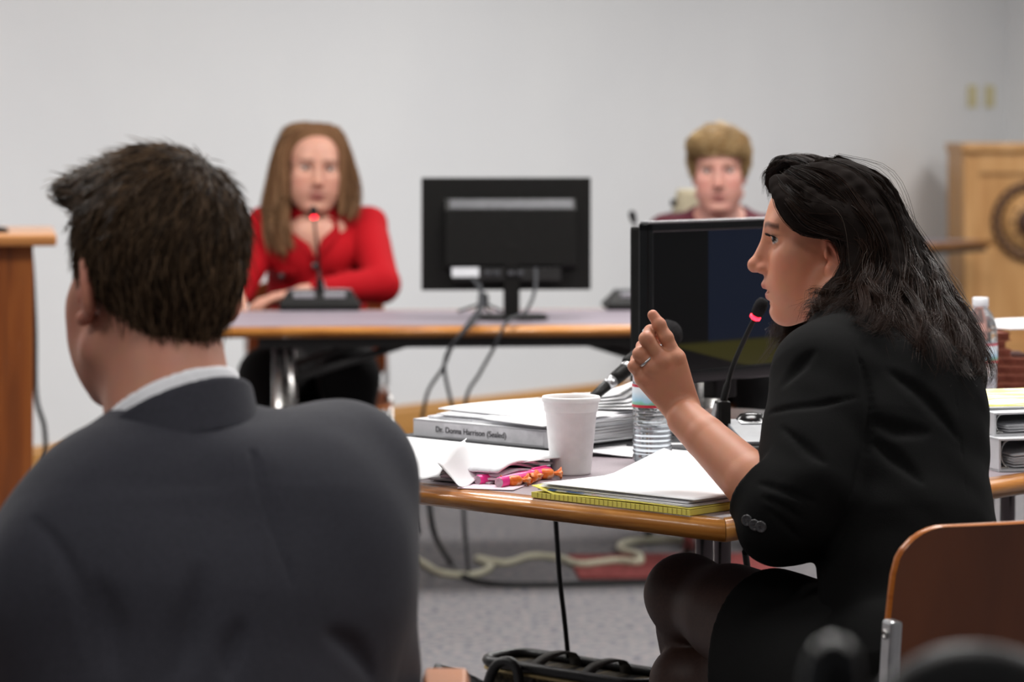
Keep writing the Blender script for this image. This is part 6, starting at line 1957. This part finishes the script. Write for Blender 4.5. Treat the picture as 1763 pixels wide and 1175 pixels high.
    def hairline(q):
        y, z = q[:, 1], q[:, 2]
        zmin = np.interp(y, [-0.2, -0.055, -0.03, -0.012, 0.012, 0.016, 0.034, 0.040, 0.075, 0.12], [-0.052, -0.052, -0.030, 0.022, 0.036, 0.010, 0.012, 0.045, 0.082, 0.082])
        return (zmin - z) * 0.75
    cap.cut(hairline, 0.006)
    f = placed(cap, Ho, HR, sc)
    g = SDF(); g.add(f); g.disp(lambda p: 0.002 * snoise(p, 70, 5))
    V, Q = surface(g, (Ho.x - 0.16, Ho.y - 0.15, 0.98), (Ho.x + 0.14, Ho.y + 0.17, Ho.z + 0.19), 0.004)
    Rm = np.array(HR, np.float32)
    wh = np.array((0.025, -0.055, 0.125), np.float32)
    def flow(p):
        q = ((p - A(Ho)) @ Rm) / sc
        v = q - wh
        v = v / (np.linalg.norm(v, axis=1, keepdims=True) + 1e-6)
        low = np.clip((0.05 - q[:, 2]) / 0.06, 0, 1)[:, None]
        v = v * (1 - low) + np.array((0, -0.12, -1), np.float32) * low
        fr = np.clip((q[:, 1] - 0.02) / 0.05, 0, 1)[:, None] * np.clip((q[:, 2] - 0.06) / 0.03, 0, 1)[:, None]
        v = v * (1 - fr) + np.array((-0.55, 0.9, 0.0), np.float32) * fr
        return (v @ Rm.T).astype(np.float32)
    HC_ = [(V, Q, flat_col(len(V), (48, 38, 30)))]
    MARGIN[0] = 0.05
    for n_, st, lf, sd_ in ((8000, 0.0034, 0.14, 1), (1400, 0.0042, 0.42, 2)):
        C = surf_strands(f, V, n_, 7, st, flow, lf, rng, 0.22, 1)
        q_ = ((C.reshape(-1, 3) - A(Ho)) @ Rm) / sc
        C = C[(hairline(q_).reshape(C.shape[:2]) < 0.007).all(1)]; n_ = len(C)
        Vs, Qs = strand_mesh(C, 0.00055)
        HC_.append((Vs, Qs, strand_cols(n_, 7, 3, (42, 33, 26), (116, 92, 70), rng)))
    hair_obj(HC_, body, base)
    return body
man_suit()

# ------------------------------------------------------------------ 3. the woman in the red jacket
def woman_red():
    rng = np.random.RandomState(3)
    D = 8.95
    Ho = Vector((-0.607, D, 1.126)); HR = head_frame((0.16, -0.985), roll=math.radians(-3), pitch=math.radians(-3))
    base = (-0.605, 8.98, 0.0)
    tr = Vector((-1, 0.05, 0)); tf = Vector((0.05, -1, 0)).normalized()
    sp = [((-0.605, 9.05, 0.50), 0.17, 0.13), ((-0.605, 9.03, 0.64), 0.15, 0.115), ((-0.605, 9.0, 0.80), 0.155, 0.115), ((-0.605, 8.985, 0.92), 0.165, 0.105), ((-0.605, 8.985, 0.995), 0.10, 0.07)]
    # the photo's left arm is her right arm
    shA, elA, wrA = Vector((-0.762, 8.97, 0.958)), Vector((-0.83, 8.80, 0.78)), Vector((-0.822, 8.60, 0.768))
    shB, elB, wrB = Vector((-0.447, 8.97, 0.958)), Vector((-0.392, 8.74, 0.795)), Vector((-0.62, 8.60, 0.775))
    hips = [(Vector((-0.69, 9.0, 0.52)), Vector((-0.72, 8.58, 0.53)), Vector((-0.72, 8.62, 0.09))), (Vector((-0.52, 9.0, 0.52)), Vector((-0.48, 8.58, 0.53)), Vector((-0.48, 8.62, 0.09)))]
    core = SDF()
    core.add(sweep([(c, tr, a - 0.014, b - 0.014) for c, a, b in sp]))
    nb = Vector((-0.606, 8.985, 0.985)); skull = Ho + HR @ Vector((0, -0.02, -0.045))
    core.add(cone(nb, skull, 0.055, 0.050), 0.035)
    core.add(ell((-0.605, 8.93, 0.93), (0.11, 0.06, 0.07)), 0.04)
    for sh, el, wr in ((shA, elA, wrA), (shB, elB, wrB)): core.chain([sh, el, wr], [0.044, 0.038, 0.026], 0.015)
    add_hand(core, wrA, Vector((0.06, -0.9, -0.12)), Vector((0, 0, 1)), 1, (0.15, 0.35, 0.3), 0.98, 0.06)
    add_hand(core, wrB, Vector((-0.9, -0.2, -0.1)), Vector((0, 0, 1)), 1, (0.2, 0.35, 0.3), 0.98)
    for hp, kn, an in hips: core.chain([hp, kn, an], [0.08, 0.055, 0.036], 0.02)
    parts = [surface(core, (-0.95, 8.4, 0.05), (-0.28, 9.22, 1.1), 0.007)]
    H = SDF(); H.add(placed(head_sdf(0.1, False, 1.13), Ho, HR, 1.09)); H.add(cone(nb, skull, 0.054, 0.050), 0.02)
    parts.append(surface(H, (Ho.x - 0.12, Ho.y - 0.15, 0.99), (Ho.x + 0.12, Ho.y + 0.13, Ho.z + 0.15), 0.0038))
    V, Q = merge(parts)
    col = skin_colors(V, Ho, HR, 1.09, (192, 142, 122), (156, 74, 76), (104, 78, 62), (192, 112, 98))
    body = np_mesh('person', V, Q, M['skin'], None, base, col); body.location = base
    tag(body, 'woman in red jacket with long light brown hair at the far table', 'person')
    eyes(Ho, HR, 1.09, body, base, (52, 48, 46))
    J = SDF()
    J.add(sweep([((-0.605, 9.05, 0.54), tr, 0.185, 0.14)] + [(c, tr, a, b) for c, a, b in sp[1:4]] + [((-0.605, 8.985, 0.975), tr, 0.12, 0.085)]))
    for sh in (shA, shB): J.add(cone((-0.605, 8.985, 0.965), sh + Vector((0, 0, 0.008)), 0.05, 0.058), 0.03)
    for s in (-1, 1): J.add(ell((-0.605 + 0.072 * s, 8.90, 0.87), (0.066, 0.05, 0.066)), 0.04)
    for sh, el, wr in ((shA, elA, wrA), (shB, elB, wrB)):
        Ar = SDF(); Ar.chain([sh, el, el.lerp(wr, 0.82)], [0.062, 0.054, 0.040], 0.02)
        J.add(Ar, 0.02)
    def vcut(p):
        dx = np.abs(p[:, 0] + 0.602) - np.clip((p[:, 2] - 0.855) * 0.23, 0, 0.04)
        return np.maximum(np.maximum(dx, p[:, 1] - 8.96), 0.855 - p[:, 2])
    vcut.lo = A((-0.68, 8.6, 0.85)); vcut.hi = A((-0.52, 8.97, 1.1))
    J.sub(vcut, 0.006)
    J.sub(cone((-0.605, 8.985, 0.95), skull, 0.06, 0.06), 0.006)
    J.disp(lambda p: 0.0025 * snoise(p, 26, 33))
    J.cut(half((0, 0, 0.56), (0, 0, -1)), 0.01)
    V, Q = surface(J, (-0.95, 8.5, 0.52), (-0.28, 9.24, 1.05), 0.0065)
    np_mesh('jacket', V, Q, M['red_cloth'], body, base)
    # lapels: thin folded slabs either side of the opening
    def onto(x, z, off=0.003):
        ray = np.array([(x, y, z) for y in np.linspace(8.7, 9.05, 240)], np.float32)
        dv = J(ray); i = int(np.argmax(dv < 0)) if dv.min() < 0 else 120
        return Vector((x, ray[i][1] - off, z))
    MARGIN[0] = 0.05
    for s in (-1, 1):
        cx_ = -0.602
        m = MB()
        edge = [(0.003, 0.862), (0.014, 0.90), (0.026, 0.945), (0.040, 0.985)]
        outer = [(0.010, 0.860), (0.050, 0.905), (0.078, 0.940), (0.062, 0.992)]
        G = [[onto(cx_ + s * (e[0] + (o[0] - e[0]) * t), e[1] + (o[1] - e[1]) * t, 0.005) for t in (0, 0.25, 0.5, 0.75, 1)] for e, o in zip(edge, outer)]
        def fn(u, v):
            iu = min(int(u * 3), 2); fu = u * 3 - iu
            iv = min(int(v * 4), 3); fv = v * 4 - iv
            return (G[iu][iv] * (1 - fu) + G[iu + 1][iv] * fu) * (1 - fv) + (G[iu][iv + 1] * (1 - fu) + G[iu + 1][iv + 1] * fu) * fv
        m.sheet(fn, 9, 8, 0.004); m.build('lapel', M['red_dark'], body, base)
        # pocket flap with button
        m = MB()
        m.sheet(lambda u, v: onto(cx_ + s * (0.06 + 0.085 * u), 0.835 - 0.035 * v - 0.008 * math.sin(math.pi * u) * v + s * 0.0, 0.004), 8, 4, 0.003); pf = m.build('pocket_flap', M['red_dark'], body, base)
        bp_ = onto(cx_ + s * 0.102, 0.815, 0.006)
        m = MB(); m.lathe([(0.009, 0), (0.009, 0.003), (0.006, 0.005)], 16, bp_, Matrix.Rotation(math.pi / 2, 3, 'X')); m.build('button', M['button'], body, base)
    bp_ = onto(-0.602, 0.845, 0.004)
    m = MB(); m.lathe([(0.010, 0), (0.010, 0.003), (0.006, 0.005)], 16, bp_, Matrix.Rotation(math.pi / 2, 3, 'X')); m.build('button', M['button'], body, base)
    S = SDF(); S.add(sweep([((-0.605, 9.04, 0.50), tr, 0.175, 0.135), ((-0.605, 9.03, 0.6), tr, 0.16, 0.12)]))
    for hp, kn, an in hips: S.chain([hp, kn, an], [0.09, 0.078, 0.07], 0.06)
    V, Q = surface(S, (-0.86, 8.45, 0.02), (-0.34, 9.22, 0.72), 0.011)
    np_mesh('trousers', V, Q, M['trousers'], body, base)
    for hp, kn, an in hips:
        S = SDF(); shoe(S, an, (0.0, -1)); V, Q = surface(S, (an.x - 0.1, an.y - 0.26, -0.01), (an.x + 0.1, an.y + 0.12, 0.16), 0.008); np_mesh('shoe', V, Q, M['shoe'], body, base)
    # hair: centre parting, long curtains to the chest
    k = lambda x, y, d: P(x, y, D + d)
    guidesL = [[k(535, 219, -0.01), k(505, 228, -0.03), k(491, 262, -0.04), k(492, 312, -0.05), k(492, 350, -0.055), k(494, 395, -0.10), k(503, 430, -0.12)],
               [k(533, 217, 0.0), k(500, 225, -0.01), k(483, 262, -0.02), k(476, 312, -0.03), k(471, 360, -0.04), k(479, 402, -0.10), k(491, 440, -0.125)],
               [k(533, 215, 0.02), k(495, 224, 0.01), k(478, 262, 0.0), k(470, 315, -0.01), k(463, 362, -0.02), k(469, 405, -0.07), k(480, 435, -0.11)],
               [k(533, 214, 0.04), k(497, 224, 0.05), k(480, 265, 0.05), k(472, 330, 0.04), k(468, 380, 0.06)]]
    guidesL.append([k(530, 222, 0.02), k(504, 240, 0.03), k(500, 290, 0.02), k(500, 335, 0.0), k(495, 380, -0.03)])
    guidesR = [[k(540, 219, -0.01), k(571, 227, -0.03), k(589, 262, -0.04), k(588, 308, -0.05), k(588, 342, -0.055), k(588, 372, -0.08)],
               [k(541, 217, 0.0), k(577, 224, -0.01), k(595, 262, -0.02), k(602, 310, -0.03), k(607, 345, -0.04), k(602, 378, -0.08)],
               [k(541, 215, 0.02), k(580, 224, 0.01), k(598, 265, 0.0), k(606, 318, -0.01), k(613, 350, -0.03)],
               [k(541, 214, 0.04), k(577, 224, 0.05), k(594, 268, 0.05), k(602, 330, 0.05), k(608, 365, 0.06)]]
    guidesR.append([k(545, 222, 0.02), k(574, 240, 0.03), k(580, 290, 0.02), k(581, 335, 0.0), k(584, 368, -0.03)])
    Bs = SDF(); cap = SDF(); cap.add(ell((0, -0.016, 0.045), (0.080, 0.098, 0.094)))
    cap.cut(lambda q: (q[:, 1] - np.interp(q[:, 2], [-0.1, 0.02, 0.085, 0.11, 0.2], [-0.012, 0.012, 0.046, 0.06, 0.06])) * 0.8, 0.006)
    Bs.add(placed(cap, Ho, HR, 1.07))
    for g_ in guidesL + guidesR:
        pp = smooth_path(g_, 3); n = len(pp)
        C_ = SDF(); C_.chain(pp, [0.003 + 0.011 * math.sin(math.pi * min(1, 0.06 + 0.85 * j / (n - 1))) for j in range(n)], 0.006); Bs.add(C_, 0.014)
    V, Q = surface(Bs, (-0.80, 8.76, 0.84), (-0.42, 9.10, 1.29), 0.007)
    HC_ = [(V, Q, flat_col(len(V), (104, 76, 54)))]
    for gg in (guidesL, guidesR):
        C = guide_strands(gg, 1300, 14, 0.010, rng, 0.006, 1.3, 1.1, 40)
        Vs, Qs = strand_mesh(C, 0.0011)
        HC_.append((Vs, Qs, strand_cols(1300, 14, 3, (96, 68, 46), (160, 124, 92), rng)))
    hair_obj(HC_, body, base)
    return body
woman_red()

# ------------------------------------------------------------------ 4. the short-haired woman in maroon
def woman_maroon():
    rng = np.random.RandomState(8)
    D = 9.1
    Ho = Vector(((1238 - 881.5) * D / FPX, D, 1.118)); HR = head_frame((-0.10, -0.99), roll=math.radians(1), pitch=math.radians(-4))
    cx_ = Ho.x + 0.004
    base = (cx_, 9.18, 0.0)
    tr = Vector((-1, 0, 0))
    sp = [((cx_, 9.23, 0.50), 0.17, 0.13), ((cx_, 9.2, 0.64), 0.15, 0.115), ((cx_, 9.17, 0.80), 0.158, 0.12), ((cx_, 9.16, 0.915), 0.165, 0.105), ((cx_, 9.16, 0.985), 0.09, 0.065)]
    shA, elA, wrA = Vector((cx_ - 0.165, 9.15, 0.93)), Vector((cx_ - 0.20, 9.05, 0.68)), Vector((cx_ - 0.07, 8.86, 0.62))
    shB, elB, wrB = Vector((cx_ + 0.165, 9.15, 0.93)), Vector((cx_ + 0.20, 9.05, 0.68)), Vector((cx_ + 0.07, 8.86, 0.62))
    hips = [(Vector((cx_ - 0.085, 9.18, 0.52)), Vector((cx_ - 0.09, 8.76, 0.53)), Vector((cx_ - 0.09, 8.8, 0.09))), (Vector((cx_ + 0.085, 9.18, 0.52)), Vector((cx_ + 0.09, 8.76, 0.53)), Vector((cx_ + 0.09, 8.8, 0.09)))]
    nb = Vector((cx_, 9.155, 0.975)); skull = Ho + HR @ Vector((0, -0.02, -0.045))
    core = SDF()
    core.add(sweep([(c, tr, a - 0.014, b - 0.014) for c, a, b in sp]))
    core.add(cone(nb, skull, 0.060, 0.056), 0.04)
    for sh in (shA, shB): core.add(cone((cx_, 9.15, 0.955), sh + Vector((0, 0, 0.006)), 0.052, 0.05), 0.03)
    for sh, el, wr, ts in ((shA, elA, wrA, 1), (shB, elB, wrB, -1)):
        core.chain([sh, el, wr], [0.046, 0.04, 0.027], 0.015)
        add_hand(core, wr, Vector((0.4 * ts, -1, 0)), Vector((0, 0, 1)), ts, (0.25, 0.4, 0.3), 0.98)
    for hp, kn, an in hips: core.chain([hp, kn, an], [0.08, 0.055, 0.036], 0.02)
    parts = [surface(core, (cx_ - 0.34, 8.6, 0.05), (cx_ + 0.34, 9.42, 1.1), 0.009)]
    H = SDF(); H.add(placed(head_sdf(0.0, False, 1.1), Ho, HR, 1.05)); H.add(cone(nb, skull, 0.058, 0.056), 0.02)
    parts.append(surface(H, (Ho.x - 0.13, Ho.y - 0.15, 0.97), (Ho.x + 0.13, Ho.y + 0.13, Ho.z + 0.15), 0.0042))
    V, Q = merge(parts)
    col = skin_colors(V, Ho, HR, 1.05, (192, 140, 126), (166, 94, 94), (142, 108, 84), (196, 106, 100))
    body = np_mesh('person', V, Q, M['skin'], None, base, col); body.location = base
    tag(body, 'woman in maroon top with short blond hair behind the near monitor', 'person')
    eyes(Ho, HR, 1.05, body, base, (54, 54, 58))
    J = SDF()
    J.add(sweep([((cx_, 9.23, 0.54), tr, 0.18, 0.14)] + [(c, tr, a, b) for c, a, b in sp[1:4]] + [((cx_, 9.16, 0.965), tr, 0.11, 0.08)]))
    for sh in (shA, shB): J.add(cone((cx_, 9.155, 0.945), sh + Vector((0, 0, 0.006)), 0.055, 0.057), 0.03)
    for sh, el, wr in ((shA, elA, wrA), (shB, elB, wrB)):
        Ar = SDF(); Ar.chain([sh, el, el.lerp(wr, 0.75)], [0.060, 0.054, 0.042], 0.02); J.add(Ar, 0.02)
    J.sub(ell((cx_, 9.08, 1.03), (0.092, 0.14, 0.085)), 0.008)
    J.disp(lambda p: 0.002 * snoise(p, 26, 13))
    V, Q = surface(J, (cx_ - 0.34, 8.8, 0.45), (cx_ + 0.34, 9.42, 1.06), 0.009)
    np_mesh('top', V, Q, M['maroon'], body, base)
    S = SDF(); S.add(sweep([((cx_, 9.22, 0.50), tr, 0.175, 0.135), ((cx_, 9.2, 0.6), tr, 0.16, 0.12)]))
    for hp, kn, an in hips: S.chain([hp, kn, an], [0.09, 0.074, 0.06], 0.04)
    V, Q = surface(S, (cx_ - 0.28, 8.62, 0.02), (cx_ + 0.28, 9.42, 0.72), 0.013)
    np_mesh('trousers', V, Q, M['trousers'], body, base)
    for hp, kn, an in hips:
        S = SDF(); shoe(S, an, (0.0, -1)); V, Q = surface(S, (an.x - 0.1, an.y - 0.26, -0.01), (an.x + 0.1, an.y + 0.12, 0.16), 0.01); np_mesh('shoe', V, Q, M['shoe'], body, base)
    cap = SDF(); cap.add(ell((0, -0.014, 0.052), (0.090, 0.106, 0.098)))
    cap.add(ell((0.03, 0.052, 0.098), (0.058, 0.045, 0.036)), 0.03); cap.add(ell((-0.05, 0.03, 0.08), (0.04, 0.05, 0.05)), 0.03)
    cap.cut(lambda q: (np.interp(q[:, 1], [-0.2, -0.05, -0.02, 0.0, 0.03, 0.05, 0.2], [-0.05, -0.05, -0.02, 0.0, 0.0, 0.068, 0.075]) - q[:, 2]) * 0.7, 0.008)
    f = placed(cap, Ho, HR, 1.05)
    V, Q = surface(f, (Ho.x - 0.14, Ho.y - 0.16, 0.98), (Ho.x + 0.14, Ho.y + 0.15, Ho.z + 0.19), 0.007)
    Rm = np.array(HR, np.float32)
    def flow(p):
        q = ((p - A(Ho)) @ Rm)
        v = q - np.array((-0.03, 0.0, 0.16), np.float32)
        return ((v + np.array((0.05, 0.03, 0), np.float32)) @ Rm.T).astype(np.float32)
    MARGIN[0] = 0.05
    C = surf_strands(f, V, 3200, 6, 0.007, flow, 0.22, rng, 0.05, 1)
    Vs, Qs = strand_mesh(C, 0.0011)
    hair_obj([(V, Q, flat_col(len(V), (136, 106, 70))), (Vs, Qs, strand_cols(3200, 6, 3, (122, 94, 60), (206, 178, 132), rng))], body, base)
    return body
woman_maroon()

# ---- beige cloth draped over a low stand, beside the woman in maroon
cs = Vector((0.585, 9.62, 0))
e = empty('draped_stand', cs, 0.2, 'beige cloth draped over a low stand beside the woman in maroon', 'stand')
m = MB(); m.tube([(0, 0, 0.02), (0, 0, 1.02)], 0.014, 10); m.tube([(-0.06, 0, 1.02), (0.06, 0, 1.02)], 0.012, 10); m.build('pole', M['black_metal'], e)
m = MB(); m.lathe([(0.15, 0.001), (0.15, 0.012), (0.02, 0.03)], 24); m.build('base', M['black_metal'], e)
m = MB()
def drape(u, v):
    a = 2 * math.pi * u
    r = 0.03 + 0.055 * v + 0.012 * math.sin(5 * a) * v
    return (r * math.cos(a) * 1.15, r * math.sin(a), 1.085 - 0.02 * (1 - v) ** 0 - 0.42 * v ** 1.2)
m.sheet(drape, 30, 14, 0.003); m.build('cloth', M['tan_pad'], e)
m = MB(); m.tube([(0.068 * math.cos(a), 0.055 * math.sin(a), 0.99 + 0.01 * math.cos(a)) for a in [2 * math.pi * k / 20 for k in range(20)]], 0.008, 8, closed=True); m.build('cord_tie', M['dark_grey'], e)
